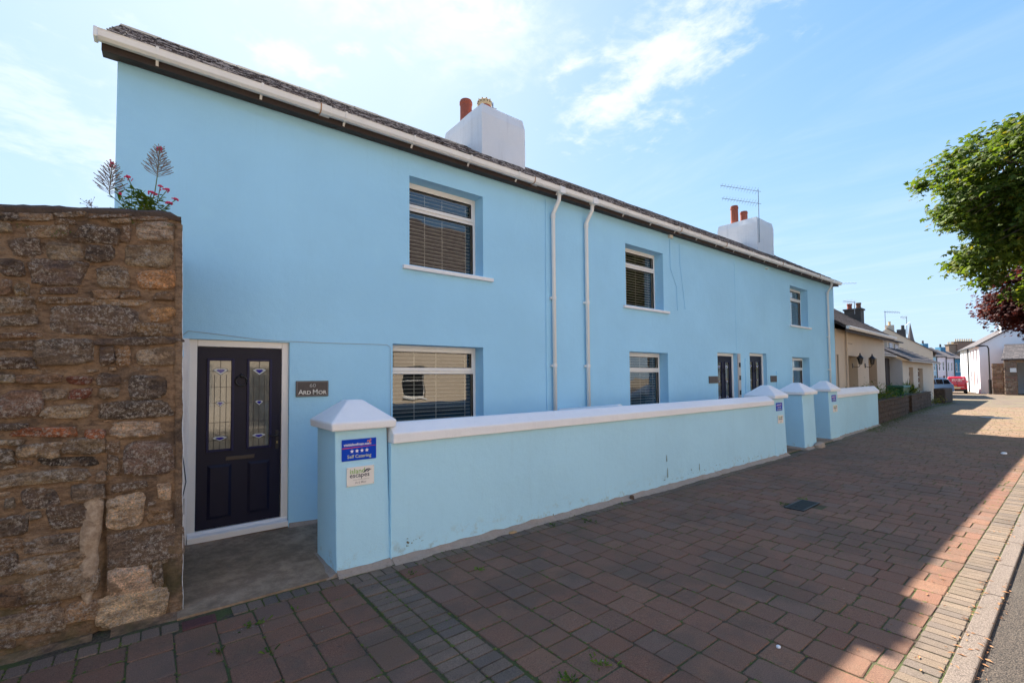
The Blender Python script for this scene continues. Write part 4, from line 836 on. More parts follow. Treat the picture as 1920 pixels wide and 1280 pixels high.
def cross_wall(label, x, y0, y1, z0, z1):
    t = thing('dividing_wall', label, 'garden wall', (x, y0, 0), 'dividing walls between the front gardens')
    MB().hexa([(x-.09, y1, 0), (x+.09, y1, 0), (x+.09, y0, 0), (x-.09, y0, 0), (x-.09, y1, z1-.1), (x+.09, y1, z1-.1), (x+.09, y0, z0-.1), (x-.09, y0, z0-.1)]).build('wall', 'blue_garden', t)
    pr = [(-.13, -.1), (.13, -.1), (.13, -.02), (.03, .05), (-.03, .05), (-.13, -.02)]
    MB().extr(pr, Vector((x, y0, z0)), Vector((x, y1, z1)), (-1, 0)).build('coping', 'white', t, bev=.01)
cross_wall('low blue dividing wall with white coping meeting the house by the first downpipe', 5.78, -.01, -1.33, 1.20, 1.33)
cross_wall('low blue dividing wall with white coping between the two far navy doors', 12.86, -.03, -1.02, 1.20, 1.36)
# rough lump by the third pier, and the stray stone by the wall
def lump(name, label, cat, c, s, mat, seed, color=None, kind=None):
    mb = MB(); n = 12; rng_ = random.Random(seed); vs = []
    for j, (r, z) in enumerate(((1, 0), (1.0, .45), (.75, .85), (.3, 1.0))):
        for k in range(n):
            a = k*6.283/n; q_ = 1+.25*noise.noise(Vector((math.cos(a)*1.3+seed, math.sin(a)*1.3, j*.5))); vs.append((c[0]+s[0]*r*q_*math.cos(a), c[1]+s[1]*r*q_*math.sin(a), c[2]+s[2]*z))
    fs = [(j*n+k, j*n+(k+1) % n, (j+1)*n+(k+1) % n, (j+1)*n+k) for j in range(3) for k in range(n)]+[tuple(range(3*n, 4*n))]
    o = mb.add(vs, fs).build(name, mat); tag(o, label, cat); return o
lump('stone', 'pale rough stone lying at the foot of the plain third gate pier', 'stone', (13.25, -1.66, 0), (.24, .10, .13), 'skirt', 3)
lump('stone', 'small brown stone lying against the foot of the long blue wall', 'stone', (5.60, -1.66, 0), (.045, .03, .06), 'planter', 5)
lump('dead_leaf', 'crumpled tan dead leaf on the paving at the foot of the long blue wall', 'leaf', (3.33, -1.68, 0.002), (.055, .03, .022), plain('tan_leaf', (.42, .27, .13), .8, .4, 40), 8)
lump('litter', 'white scrap of litter on the shaded paving near the sunlit kerb', 'litter', (15.16, -4.68, 0.002), (.11, .05, .03), 'litter', 9)
lump('litter', 'tiny round white scrap of litter on the paving in the foreground', 'litter', (3.29, -4.57, 0.003), (.016, .014, .012), 'litter', 4)
sp = MB()
for (cx, cy, n_, s_) in ((.62, -2.05, 34, .035), (1.95, -4.02, 30, .02), (2.27, -3.93, 6, .01), (6.0, -4.2, 8, .02), (4.6, -4.5, 10, .3), (3.3, -3.1, 12, .6), (1.5, -2.9, 10, .5), (8, -3.5, 12, 1.2)):
    for i in range(n_):
        x, y = random.gauss(cx, s_*1.6), random.gauss(cy, s_); r = random.uniform(.0015, .006); a = random.random()*3
        sp.add([(x+r*math.cos(a+k*1.57), y+r*random.uniform(.6, 1.4)*math.sin(a+k*1.57), .0045) for k in range(4)], [(0, 1, 2, 3)])
tag(sp.build('grit', 'skirt'), kind='stuff', label='white specks of grit and old paint on the paving')
# ---- signs
def star(mb, cx, y, cz, r):
    pts = [(cx+(r if k % 2 == 0 else r*.42)*math.sin(k*math.pi/5), y, cz+(r if k % 2 == 0 else r*.42)*math.cos(k*math.pi/5)) for k in range(10)]
    mb.add([(cx, y, cz)]+pts, [(0, 1+(k+1) % 10, 1+k) for k in range(10)])
def blue_sign(x0, x1, z0, z1, y, label, t_=.006):
    t = thing('tourist_sign', label, 'sign', ((x0+x1)/2, y, z0), 'blue four star signs on the gate piers')
    W_, h = x1-x0, z1-z0; MB().box(x0, y-t_, z0, x1, y, z1).build('panel', 'sign_blue', t); yy = y-t_-.0008
    MB().add([(x0+.002, yy, z0+h*.575), (x1-.002, yy, z0+h*.635), (x1-.002, yy, z0+h*.65), (x0+.002, yy, z0+h*.62)], [(0, 1, 2, 3)]).build('stripe', 'ink_red', t)
    s = MB()
    for k in range(4): star(s, x0+W_*(.285+k*.145), yy, z0+h*.44, W_*.062)
    s.build('star', 'ink_white', t)
    text('visitisleofman.com', W_*.108, x0+W_*.45, yy+.0004, z0+h*.70, 'ink_white', t, ext=.0003, bold=.0006)
    text('Self Catering', W_*.135, x0+W_*.5, yy+.0004, z0+h*.12, 'ink_gold', t, ext=.0003, bold=.0004)
    e = MB(); cx, cz = x0+W_*.80, z0+h*.86     # the little three-armed emblem
    for k in range(3):
        a = k*2.094+.6; r = W_*.055
        p0 = (cx, cz); p1 = (cx+r*math.cos(a), cz+r*math.sin(a)); p2 = (p1[0]+r*.8*math.cos(a+1.7), p1[1]+r*.8*math.sin(a+1.7)); w_ = W_*.013
        for (u, v_) in ((p0, p1), (p1, p2)):
            dx, dz = v_[0]-u[0], v_[1]-u[1]; L = math.hypot(dx, dz); nx, nz = -dz/L*w_, dx/L*w_; y_ = yy-.0002*k
            e.add([(u[0]+nx, y_, u[1]+nz), (u[0]-nx, y_, u[1]-nz), (v_[0]-nx, y_, v_[1]-nz), (v_[0]+nx, y_, v_[1]+nz)], [(0, 1, 2, 3)])
    e.build('emblem', 'ink_orange', t); return t
def white_sign(x0, x1, z0, z1, y, label, full=True):
    t = thing('property_sign', label, 'sign', ((x0+x1)/2, y, z0), 'white signs on the gate piers')
    W_, h = x1-x0, z1-z0; MB().box(x0, y-.012, z0, x1, y-.002, z1).build('panel', 'sign_white', t, bev=.003); yy = y-.0128
    sc_ = MB()
    for a in (.035, .965):
        for c in (.05, .95): sc_.add([(x0+W_*a+.004*math.cos(k), yy-.001, z0+h*c+.004*math.sin(k)) for k in (0, 1.05, 2.1, 3.14, 4.2, 5.24)], [(0, 1, 2, 3, 4, 5)])
    sc_.build('screw', 'ink_grey', t)
    text('island', W_*.25, x0+W_*.10, yy+.0004, z0+h*.66, 'ink_green', t, 'LEFT', .0003, bold=.0008)
    text('escapes', W_*.235, x0+W_*.10, yy+.0004, z0+h*.45, 'ink_dark', t, 'LEFT', .0003, bold=.0008)
    if full:
        text('www.islandescapes.im', W_*.066, x0+W_*.52, yy+.0004, z0+h*.30, 'ink_grey', t, ext=.0003)
        text('Ard Mor', W_*.115, x0+W_*.5, yy+.0004, z0+h*.12, 'ink_grey', t, ext=.0003, bold=.0004)
        text('stay with', W_*.055, x0+W_*.5, yy+.0004, z0+h*.90, 'ink_grey', t, ext=.0003) if False else None
    wv = MB()
    for (ox, oz, s_) in ((.58, .665, 1.0), (.71, .675, .72)):
        top = [(0, 0), (.06, .10), (.13, .17), (.22, .185), (.27, .16)]; bot = [(.20, .13), (.15, .09), (.10, .02), (.0, 0)]
        pts = [(x0+W_*(ox+a*s_), z0+h*(oz+c*s_)) for a, c in top+bot[:-1]]
        wv.add([(a, yy-.0005*s_, c) for a, c in pts], [tuple(range(len(pts)))])
    wv.build('wave_mark', 'ink_dark', t); return t
blue_sign(1.405, 1.735, 1.035, 1.235, -1.553, 'blue four star self catering sign on the nearest gate pier')
white_sign(1.448, 1.712, .795, .975, -1.556, 'white island escapes sign reading Ard Mor on the nearest gate pier')
blue_sign(10.92, 11.24, 1.02, 1.20, -1.577, 'blue four star sign on the pier ending the long blue wall')
white_sign(10.97, 11.25, .74, .92, -1.583, 'white sign below the blue sign on the pier ending the long wall', True)
blue_sign(14.98, 15.34, 1.06, 1.25, -1.429, 'blue four star sign on the pier beside the short far wall')
white_sign(15.03, 15.38, .77, .97, -1.436, 'white sign below the blue sign on the farthest gate pier', True)
# ================================================================== rubble stone wall
SW = thing('stone_wall', 'tall brown rubble stone wall with lichen at the left edge beside the navy door', 'stone wall', (-.3, -1.2, 0))
def wtop(x): return 3.12 if x > 0 else 3.12+.175*x if x > -1 else 2.945+.0*(x+1)
def wfront(x, z):
    return -1.435-.012*noise.noise(Vector((x*2.2, 3, z*2.2)))*2-.008*noise.noise(Vector((x*9, 3, z*9)))
mo = MB(); nx, nz = 130, 110; xl, xr = -4.0, .0
def wx(u, z): r = .170+.045*(1-z/3.1)+.006*noise.noise(Vector((0, 5, z*6))); return xl+(r-xl)*u
vs = []
for j in range(nz+1):
    for i in range(nx+1):
        u = 1-(1-i/nx)**1.0; tz = j/nz; x = wx(u, tz*3.1); z = tz*(wtop(x)-.02); y = wfront(x, z)
        if i == nx: y += .03
        # the open vertical joint left of the pier
        jx = -.262+.02*math.sin(z*3); 
        if abs(x-jx) < .03 and z < 1.3: y += .05*(1-abs(x-jx)/.03)*(1 if z < .95 else (1.3-z)/.35)
        vs.append((x, y, z))
w1 = nx+1
mo.add(vs, [(j*w1+i, j*w1+i+1, (j+1)*w1+i+1, (j+1)*w1+i) for j in range(nz) for i in range(nx)])
# top, end and back
o_ = len(mo.v)
mo.add([(.215, -1.40, 0), (.215, -.02, 0), (.172, -.02, 3.10), (.172, -1.40, 3.10)], [(0, 1, 2, 3)])
mo.add([(.172, -.02, 3.1), (.172, -.95, 3.1), (-.25, -.95, 3.04), (-.25, -.02, 3.04)], [(0, 3, 2, 1)])
mo.add([(xl, -.95, 0), (.2, -.95, 0), (.17, -.95, 3.1), (0, -.95, 3.09), (-1, -.95, 2.92), (xl, -.95, 2.92)], [(5, 4, 3, 2, 1, 0)])
mo.build('mortar', 'mortar', SW, smooth=True)
SC = {'g': (.20, .165, .13), 'd': (.115, .09, .078), 'b': (.20, .14, .095), 'l': (.31, .26, .21), 't': (.33, .24, .165), 'o': (.32, .20, .105), 'y': (.23, .175, .09), 'e': (.16, .13, .11), 'k': (.17, .058, .035), 'p': (.185, .135, .115), 'w': (.46, .38, .31), 'r': (.27, .105, .05), 'x': (.045, .036, .034)}
def stone(qd, c, seed, proud=.03, rng_=random):
    P = [Vector((qd[2*i], 0, qd[2*i+1])) for i in range(4)]   # bl br tr tl
    n, rings = 34, ((1.03, -.03), (1.0, .05), (.96, .60), (.86, .85), (.66, .95), (.45, 1.0), (.22, 1.0))
    ww = (P[1]-P[0]).length; hh = (P[3]-P[0]).length; e0 = rng_.uniform(.30, .60)
    P = [p+Vector((rng_.uniform(-1, 1)*min(.035, ww*.13), 0, rng_.uniform(-1, 1)*min(.018, hh*.14))) for p in P]
    vs = []; cx = (P[0]+P[1]+P[2]+P[3])/4; o0 = ORG[SW.name]
    wd_ = (P[1]-P[0]).length; hd_ = (P[3]-P[0]).length; 
    for ri, (r, hz_) in enumerate(rings):
        for k in range(n):
            a = k*2*math.pi/n; ca, sa = math.cos(a), math.sin(a); e = e0
            u = math.copysign(abs(ca)**e, ca)*.5+.5; v_ = math.copysign(abs(sa)**(e*.9), sa)*.5+.5
            p = P[0]*(1-u)*(1-v_)+P[1]*u*(1-v_)+P[2]*u*v_+P[3]*(1-u)*v_
            wob = 1+.16*noise.noise(Vector((ca*1.6+seed*3.1, sa*1.6, seed)))+.13*noise.noise(Vector((ca*4.5+seed, sa*4.5, 2)))
            q_ = cx+(p-cx)*min(1.07, r*wob*1.02)
            y0_ = wfront(q_.x, q_.z)
            pr = proud*hz_*(1+.5*noise.noise(Vector((q_.x*9, seed, q_.z*14))))+(.017*noise.noise(Vector((q_.x*20, seed, q_.z*34))) if ri > 1 else 0)
            vs.append((q_.x-o0[0], y0_-pr-o0[1], q_.z-o0[2]))
    fs = [(j*n+k, j*n+(k+1) % n, (j+1)*n+(k+1) % n, (j+1)*n+k) for j in range(len(rings)-1) for k in range(n)]+[tuple(range((len(rings)-1)*n, len(rings)*n))]
    me = bpy.data.meshes.new('stone'); me.from_pydata(vs, [], fs); me.polygons.foreach_set('use_smooth', [True]*len(fs)); me.materials.append(M['rubble']); me.update()
    o = bpy.data.objects.new('stone', me); col.objects.link(o); o.parent = SW; f_ = rng_.uniform(.85, 1.18)
    o.color = (SC[c][0]*f_*rng_.uniform(.95, 1.05), SC[c][1]*f_, SC[c][2]*f_*rng_.uniform(.93, 1.07), 1)
    return o
occ = []
for i, row in enumerate(STONES):
    c, q_ = row[0], list(row[1:])
    x0_, x1_ = min(q_[0], q_[6]), max(q_[2], q_[4]); z0_, z1_ = min(q_[1], q_[3]), max(q_[5], q_[7])
    if z1_ > wtop((x0_+x1_)/2)-.01: 
        dz = z1_-wtop((x0_+x1_)/2)+.012; q_ = [v_ if k % 2 == 0 else v_-dz for k, v_ in enumerate(q_)]
    stone(q_, c, i*.73, random.uniform(.016, .030) if c != 'x' else .012); occ.append((min(q_[::2]), min(q_[1::2]), max(q_[::2]), max(q_[1::2])))
def free(a): return not any(a[0] < o[2]-.0 and a[2] > o[0]+.0 and a[1] < o[3] and a[3] > o[1] for o in occ)
n_extra = 0; z = .03
while z < 2.85:                     # the stretch beyond the photograph's left edge
    h = random.uniform(.09, .2); x = -3.9
    while x < -.95:
        w_ = random.uniform(.15, .42)
        if x+w_ > -.88: break
        stone([x+.01, z+.01, x+w_-.01, z+.01+random.uniform(-.01, .01), x+w_-.012, z+h-.012, x+.012, z+h-.01+random.uniform(-.01, .01)], random.choice('ggdbbleptd'), x*3+z*7, .024); x += w_; n_extra += 1
    z += h
for i in range(900):                 # small pinning stones in the wide joints
    x = random.uniform(-.86, .08); z = random.uniform(.04, 2.95); w_ = random.uniform(.03, .10); h = random.uniform(.015, .04)
    a = (x, z, x+w_, z+h)
    if x+w_ < .10 and abs(x-.26) > .1 and free((x-.004, z-.004, x+w_+.004, z+h+.004)) and z+h < wtop(x)-.02:
        if abs((x+w_/2)+.31) < .05 and .3 < z < 1.05: continue
        if random.random() < .6 and len(occ) < 175:
            stone([x, z, x+w_, z+random.uniform(-.006, .006), x+w_, z+h, x, z+h+random.uniform(-.006, .006)], random.choice('gbbdtle'), i*.37, .014); occ.append(a)
# coping course on top of the wall: rough flat capping
cpm = MB(); n = 120; vs = []
for i in range(n+1):
    x = xl+(.168-xl)*i/n; zt_ = wtop(x); r_ = .010*noise.noise(Vector((x*6, 0, 0)))+.006*noise.noise(Vector((x*22, 0, 0)))
    if x > .1: r_ -= (x-.1)*.45
    for (y_, dz) in ((-1.445, -.045), (-1.462+.010*noise.noise(Vector((x*9, 4, 0))), -.015), (-1.44, .012+r_), (-1.2, .03+r_), (-.94, .02+r_), (-.93, -.05)): vs.append((x, y_, zt_+dz))
cpm.add(vs, [(i*6+k, i*6+k+1, (i+1)*6+k+1, (i+1)*6+k) for i in range(n) for k in range(5)]+[(n*6+k for k in range(6))]); cpm.f[-1] = tuple(cpm.f[-1])
cpm.build('capping', plain('dark_capping_mortar', (.075, .055, .045), .95, .35, 14, .02, 40), SW, smooth=True)
# pale repair strip beside the joint, plain corner strip, painted arris
pm_ = MB(); n = 34; vs = []
for i in range(n+1):
    z = .20+(1.03-.20)*i/n; k = (i/n); xw = .030+.022*min(1, k*2)+.012*noise.noise(Vector((0, 2, z*9))); xc = -.335+.015*noise.noise(Vector((7, 2, z*4)))+.02*k
    y_ = wfront(xc, z)-.012-.010*noise.noise(Vector((3, 3, z*8)))
    e = min(1, (1-k)*8, k*8+.2)
    for (dx, dy) in ((-1.1, .03), (-1, 0), (-.3, -.012), (.5, -.012), (1.0, -.002), (1.1, .04)): vs.append((xc+dx*xw*e, y_+dy, z))
pm_.add(vs, [(i*6+k, i*6+k+1, (i+1)*6+k+1, (i+1)*6+k) for i in range(n) for k in range(5)]); pm_.build('repair_strip', 'pale_mortar', SW, smooth=True)
cs = MB(); n = 80; vs = []
for i in range(n+1):
    z = 3.05*i/n; xr_ = wx(1, z)+.004; wd_ = .045+.022*noise.noise(Vector((1, 8, z*1.7)))+(.04 if z < .55 else 0)
    for (dx, dy) in ((-wd_-.01, .02), (-wd_, -.012), (-.02, -.022), (-.004, -.016), (.004, .0), (.004, .06)): vs.append((xr_+dx, -1.435+dy+.004*noise.noise(Vector((dx*40, z*20, 1))), z))
cs.add(vs, [(i*6+k, i*6+k+1, (i+1)*6+k+1, (i+1)*6+k) for i in range(n) for k in range(5)]); cs.build('corner_render', 'mortar', SW, smooth=True)
ws = MB(); vs = []
for i in range(n*2+1):
    z = 3.0*i/(n*2); xr_ = wx(1, z)+.005; j = .004*noise.noise(Vector((5, 8, z*30)))
    for (dx, dy) in ((.0+j, -.0), (.0035, .004), (.004, .10)): vs.append((xr_+dx, -1.442+dy, z))
ws.add(vs, [(i*3+k, i*3+k+1, (i+1)*3+k+1, (i+1)*3+k) for i in range(n*2) for k in range(2)]); ws.build('painted_edge', 'white', SW)
skirt((-4, -1.452, -.01), (-.30, -1.452, -.01), w_=.10, h=.03, parent=SW, name='foot_mortar', mat='mortar'); skirt((-.20, -1.452, -.01), (.2, -1.46, -.01), w_=.10, h=.03, parent=SW, name='foot_mortar', mat='mortar')
# ================================================================== plants on the wall
def leaf_(mb, p, d_, L, w_, up=Vector((0, 0, 1))):
    d_ = Vector(d_).normalized(); s_ = d_.cross(up).normalized() if abs(d_.dot(up)) < .95 else Vector((1, 0, 0)); p = Vector(p); m_ = p+d_*L*.45-up*.0
    mb.add([p, m_+s_*w_+up*.004, p+d_*L-up*L*.15, m_-s_*w_+up*.004], [(0, 1, 2, 3)])
VP = thing('valerian_plant', 'wild pink flowered plant growing from the top of the stone wall', 'plant', (-.05, -1.25, 3.1))
st = MB(); lv = MB(); pt_ = MB(); sd = MB()
def spike(b_, t_, L):
    b_ = Vector(b_); t_ = Vector(t_); s0 = t_-Vector((.012, 0, L)); ax = (t_-s0).normalized(); st.tube([b_, b_.lerp(s0, .6)+Vector((.012, 0, 0)), s0, t_], [.005, .004, .0035, .002], 5)
    for k in range(84):
        u = k/84; p = s0+ax*L*u; a = k*2.4; r = .085*(1-u)**.8+.012; dv = Vector((math.cos(a), math.sin(a)*.8, .55)); e = p+dv*r*random.uniform(.7, 1.1)
        sd.tube([p, e], [.0018, .0014], 3, False); sd.tube([p.lerp(e, .5), e+dv*.016+Vector((0, 0, .010))], [.002, .0032], 3)
    for k in range(12): pt_.ball(t_+Vector((random.gauss(0, .008), random.gauss(0, .008), random.gauss(0, .010))), .0075, 5)
def stemf(b_, t_, r=.022, nl=4, bend=0):
    b_ = Vector(b_); t_ = Vector(t_); m_ = b_.lerp(t_, .55)+Vector((bend, 0, -.01)); st.tube([b_, m_, t_], .0032, 4)
    for k in range(nl):
        p = b_.lerp(m_, k/nl+.1) if k < nl/2 else m_.lerp(t_, (k-nl/2)/nl*1.3)
        for s_ in (-1, 1): leaf_(lv, p, (s_*random.uniform(.6, 1), random.gauss(0, .4), random.uniform(-.1, .7)), random.uniform(.035, .06), .011)
    if r:
        pt_ = MB()
        for k in range(46):
            a = random.random()*6.283; q_ = abs(random.gauss(0, .5)); pt_.ball(t_+Vector((r*q_*math.cos(a), r*q_*math.sin(a), r*.35*(1-q_*q_)+random.gauss(0, .002))), random.uniform(.004, .0075), 5)
        tag(pt_.build('flower_head', 'petal', VP), kind='stuff')
B0 = (-.05, -1.27, 3.11); B1 = (-.14, -1.27, 3.10)
spike(B0, (.025, -1.30, 3.685), .24); spike(B1, (-.262, -1.28, 3.475), .235)
for tgt, r in (((-.165, -1.28, 3.395), .032), ((.075, -1.31, 3.345), .036), ((-.02, -1.31, 3.30), .032), ((.035, -1.29, 3.375), .018), ((.135, -1.31, 3.285), .026), ((.095, -1.32, 3.24), .026), ((-.21, -1.29, 3.255), .007)):
    stemf(B0 if tgt[0] > -.19 else B1, tgt, r, 6, random.uniform(-.01, .02))
for k in range(210):
    b_ = random.choice((B0, B0, B1)); z = random.uniform(0, .16)*(1.3 if b_ is B1 else 1); x = random.gauss(0, .045); leaf_(lv, (b_[0]+x, b_[1]+random.gauss(0, .02), b_[2]+z), (random.gauss(0, 1), random.gauss(-.2, .6), random.uniform(-.2, .8)), random.uniform(.04, .08), random.uniform(.009, .014))
for k in range(5): st.tube([B0, (B0[0]+random.gauss(0, .05), B0[1], B0[2]+random.uniform(.1, .2))], .002, 4); st.tube([B1, (B1[0]+random.gauss(0, .03), B1[1], B1[2]+random.uniform(.1, .22))], .002, 4)
st.build('stem', 'stem', VP); lv.build('foliage', 'leaf_low', VP); tag(pt_.build('flower_tips', 'petal', VP), kind='stuff'); tag(sd.build('seed_head', 'seedhead', VP), kind='stuff')
VW = thing('small_weed', 'tiny dry weed on the wall top left of the pink flowered plant', 'plant', (-.36, -1.3, 3.07)); s2 = MB(); s2.tube([(-.355, -1.3, 3.06), (-.375, -1.3, 3.12)], .0018, 4)
for k in range(26):
    e = Vector((-.382+random.gauss(0, .02), -1.3+random.gauss(0, .015), 3.15+random.gauss(0, .018))); s2.tube([(-.375, -1.3, 3.12), e], .0009, 3); s2.ball(e, .0035, 5)
s2.build('stem', 'seedhead', VW)
wt = MB()
for k in range(90):
    cx, cz = random.choice(((-.70, 2.86), (-.55, 2.83), (-.83, 2.78), (-.12, 3.0), (.10, 3.03), (-.5, 2.86))); x = cx+random.gauss(0, .02); z = cz+random.gauss(0, .010); leaf_(wt, (x, wfront(x, z)-.03, z), (random.gauss(0, 1), -.6, random.uniform(-.6, .8)), random.uniform(.008, .02), .004)
tag(wt.build('moss_tufts', 'leaf_low', SW), kind='stuff')
# ================================================================== neighbours down the street
def slates(mb, P00, P10, P11, P01, rows, wd_, th=.012):   # quad eave-left, eave-right, ridge-right, ridge-left
    P00, P10, P11, P01 = map(Vector, (P00, P10, P11, P01)); nrm = (P10-P00).cross(P01-P00).normalized()
    if nrm.z < 0: nrm = -nrm
    for r in range(rows):
        a0 = P00.lerp(P01, r/rows); a1 = P10.lerp(P11, r/rows); b0 = P00.lerp(P01, min(1, (r+1.3)/rows)); b1 = P10.lerp(P11, min(1, (r+1.3)/rows))
        L = (a1-a0).length; n = max(1, int(L/wd_)); off = .5/n if r % 2 else 0; us = [0]+[(k+(.5 if r % 2 else 0))/n for k in range(0 if r % 2 else 1, n)]+[1]; us = sorted(set(us))
        for k in range(len(us)-1):
            u0, u1 = us[k]+.0015, us[k+1]-.0015; j = random.uniform(0, .006)
            q_ = [a0.lerp(a1, u0)+nrm*(.03+j), a0.lerp(a1, u1)+nrm*(.03+j), b0.lerp(b1, u1)+nrm*.005, b0.lerp(b1, u0)+nrm*.005]
            mb.hexa([p-nrm*th for p in q_]+q_)
    return mb
def simple_window(par, x0, x1, z0, z1, y, frame='pvc', ny=-1, bars=True, depth=.08, name='window', glass='dark_glass', sl=True):
    s_ = ny; f_ = .05; F_ = MB(); ya, yb = sorted((y+s_*(-depth), y+s_*(-depth)+s_*.05))
    for a in ((x0, z0, x0+f_, z1), (x1-f_, z0, x1, z1), (x0+f_, z0, x1-f_, z0+f_), (x0+f_, z1-f_, x1-f_, z1)): F_.box(a[0], ya, a[1], a[2], yb, a[3])
    if bars: F_.box(x0+f_, ya, (z0+z1)/2-.02, x1-f_, yb, (z0+z1)/2+.02)
    w_ = F_.build(name, frame, par); yg = (ya+yb)/2
    MB().box(x0+f_, yg-.006, z0+f_, x1-f_, yg+.006, z1-f_).build('pane', glass, w_)
    if sl: ys = sorted((y-s_*.0, y+s_*.06)); MB().box(x0-.05, ys[0], z0-.07, x1+.05, ys[1], z0-.005).build('sill', 'white', w_)
    return w_
def wallholes(mb, xa, xb, z0, z1, y, holes, th=.25, ny=-1):     # wall in the xz plane with recessed openings
    xs_ = sorted({xa, xb, *[h[0] for h in holes], *[h[1] for h in holes]}); zs_ = sorted({z0, z1, *[h[2] for h in holes], *[h[3] for h in holes]}); yb = y-ny*th
    for i in range(len(xs_)-1):
        for j in range(len(zs_)-1):
            a, c, p, q_ = xs_[i], xs_[i+1], zs_[j], zs_[j+1]
            if any(h[0] <= (a+c)/2 <= h[1] and h[2] <= (p+q_)/2 <= h[3] for h in holes): continue
            mb.add([(a, y, p), (c, y, p), (c, y, q_), (a, y, q_)], [(0, 1, 2, 3)])
    for (a, c, p, q_) in holes:
        mb.add([(a, y, p), (a, yb, p), (a, yb, q_), (a, y, q_)], [(0, 1, 2, 3)]); mb.add([(c, y, p), (c, yb, p), (c, yb, q_), (c, y, q_)], [(0, 1, 2, 3)])
        mb.add([(a, y, q_), (c, y, q_), (c, yb, q_), (a, yb, q_)], [(0, 1, 2, 3)]); mb.add([(a, y, p), (c, y, p), (c, yb, p), (a, yb, p)], [(0, 1, 2, 3)])
    return mb
A25 = R(2.5)
K = thing('cream_cottage', 'stained cream rendered cottage with brown slate roof and two black wall lanterns', 'house', (20.36, .0, 0), rz=A25)
wk = MB(); holes = [(1.62, 3.22, .9, 2.60), (5.12, 6.75, .02, 2.60), (.14, .40, 0, 2.6)]
wallholes(wk, 0, 8.5, 0, 3.60, 0, holes, .45); wk.add([(8.5, 0, 0), (8.5, 5.5, 0), (8.5, 5.5, 3.6), (8.5, 2.6, 5.55), (8.5, 0, 3.6)], [(0, 1, 2, 3, 4)]); wk.add([(0, 0, 0), (0, 5.5, 0), (0, 5.5, 3.6), (0, 2.6, 5.55), (0, 0, 3.6)], [(4, 3, 2, 1, 0)])
wk.add([(0, 5.5, 0), (8.5, 5.5, 0), (8.5, 5.5, 3.6), (0, 5.5, 3.6)], [(3, 2, 1, 0)]); wk.box(.1, .5, 3.3, 8.4, 5.4, 3.4)
wk.build('wall', 'cream', K)
w_ = simple_window(K, 1.62, 3.22, .9, 2.60, 0, 'brown_wood', depth=.40, bars=False); MB().box(2.38, .36, .95, 2.44, .41, 2.55).build('mullion', 'brown_wood', w_)
d_ = MB().box(5.95, .38, .1, 6.70, .44, 2.56).build('door', 'brown_wood', K)
for z in (.35, 1.15, 1.95): MB().box(6.05, .36, z, 6.6, .385, z+.6).build('panel', 'brown_wood', d_)
MB().box(5.12, .39, .0, 5.95, .44, 2.6).build('side_light', 'dark_glass', K)
MB().tube([(1.38, -.05, .1), (1.38, -.05, 3.5)], .035, 8).build('downpipe', 'cream2', K); cb_ = MB().tube([(1.75, -.01, 3.1), (2.4, -.01, 3.1)], .008, 4).build('cable', 'dark_stack', K)
rk = MB(); e0, e1 = (-.0, -.36, 3.66), (8.72, -.36, 3.66); r0, r1 = (-.0, 2.6, 5.74), (8.72, 2.6, 5.74); b0_, b1_ = (-.0, 5.8, 3.5), (8.72, 5.8, 3.5)
rk.hexa([(p[0], p[1], p[2]-.10) for p in (e0, e1, r1, r0)]+[e0, e1, r1, r0]); rk.hexa([(p[0], p[1], p[2]-.10) for p in (r0, r1, b1_, b0_)]+[r0, r1, b1_, b0_])
rko = rk.build('roof', 'brown_board', K); tag(slates(MB(), e0, e1, r1, r0, 15, .28).build('slate', 'slate2', rko), kind='stuff'); tag(slates(MB(), b1_, b0_, r0, r1, 15, .3).build('slate', 'slate2', rko), kind='stuff')
MB().extr([(.0, -.09), (.08, -.1), (.12, -.02), (.12, .02), (.0, .02)], Vector((0, -.36, 3.64)), Vector((8.76, -.36, 3.64)), (0, -1)).build('gutter', 'gutter', K)
MB().box(0, -.36, 3.44, 8.74, -.33, 3.56).build('fascia', 'brown_board', K)
kc = MB().box(7.75, .75, 4.2, 8.38, 1.45, 5.12).build('chimney', 'dark_stack', K); MB().box(7.70, .70, 5.12, 8.43, 1.50, 5.20).build('cap', 'dark_stack', kc)
for (x, y) in ((8.05, .90), (8.05, 1.28)): MB().lathe(x, y, [(.11, 5.18), (.10, 5.40), (.12, 5.42), (.12, 5.5), (.07, 5.5)], 12).build('pot', 'brown_wood' if y < 1 else 'terracotta', kc)
def lantern(s, z, label):
    t = thing('wall_lantern', label, 'lantern', (20.36, 0, 0), 'black lanterns on the cream cottage wall', rz=A25); y = -.27
    MB().box(s-.04, -.03, z-.20, s+.04, -.001, z+.0).build('backplate', 'black_metal', t, bev=.01)
    MB().tube([(s, -.02, z-.12), (s, -.12, z-.17), (s, -.22, z-.15), (s, y, z-.06)], .013, 6).build('arm', 'black_metal', t)
    f_ = MB(); r0_, r1_ = .055, .10
    for k in range(6):
        a = k*1.047; f_.tube([(s+r0_*math.cos(a), y+r0_*math.sin(a), z-.04), (s+r1_*math.cos(a), y+r1_*math.sin(a), z+.20)], .008, 4)
    f_.lathe(s, y, [(.06, z-.06), (.06, z-.035)], 6); f_.lathe(s, y, [(.135, z+.19), (.12, z+.22), (.05, z+.31), (.02, z+.34), (.03, z+.37), (.005, z+.42)], 6)
    f_.build('cage', 'black_metal', t); MB().lathe(s, y, [(.05, z-.03), (.092, z+.19)], 6).build('glass', 'dark_glass', t)
lantern(2.35, 2.30, 'black wall lantern over the recessed window of the cream cottage'); lantern(4.42, 2.32, 'black wall lantern left of the brown cottage door')
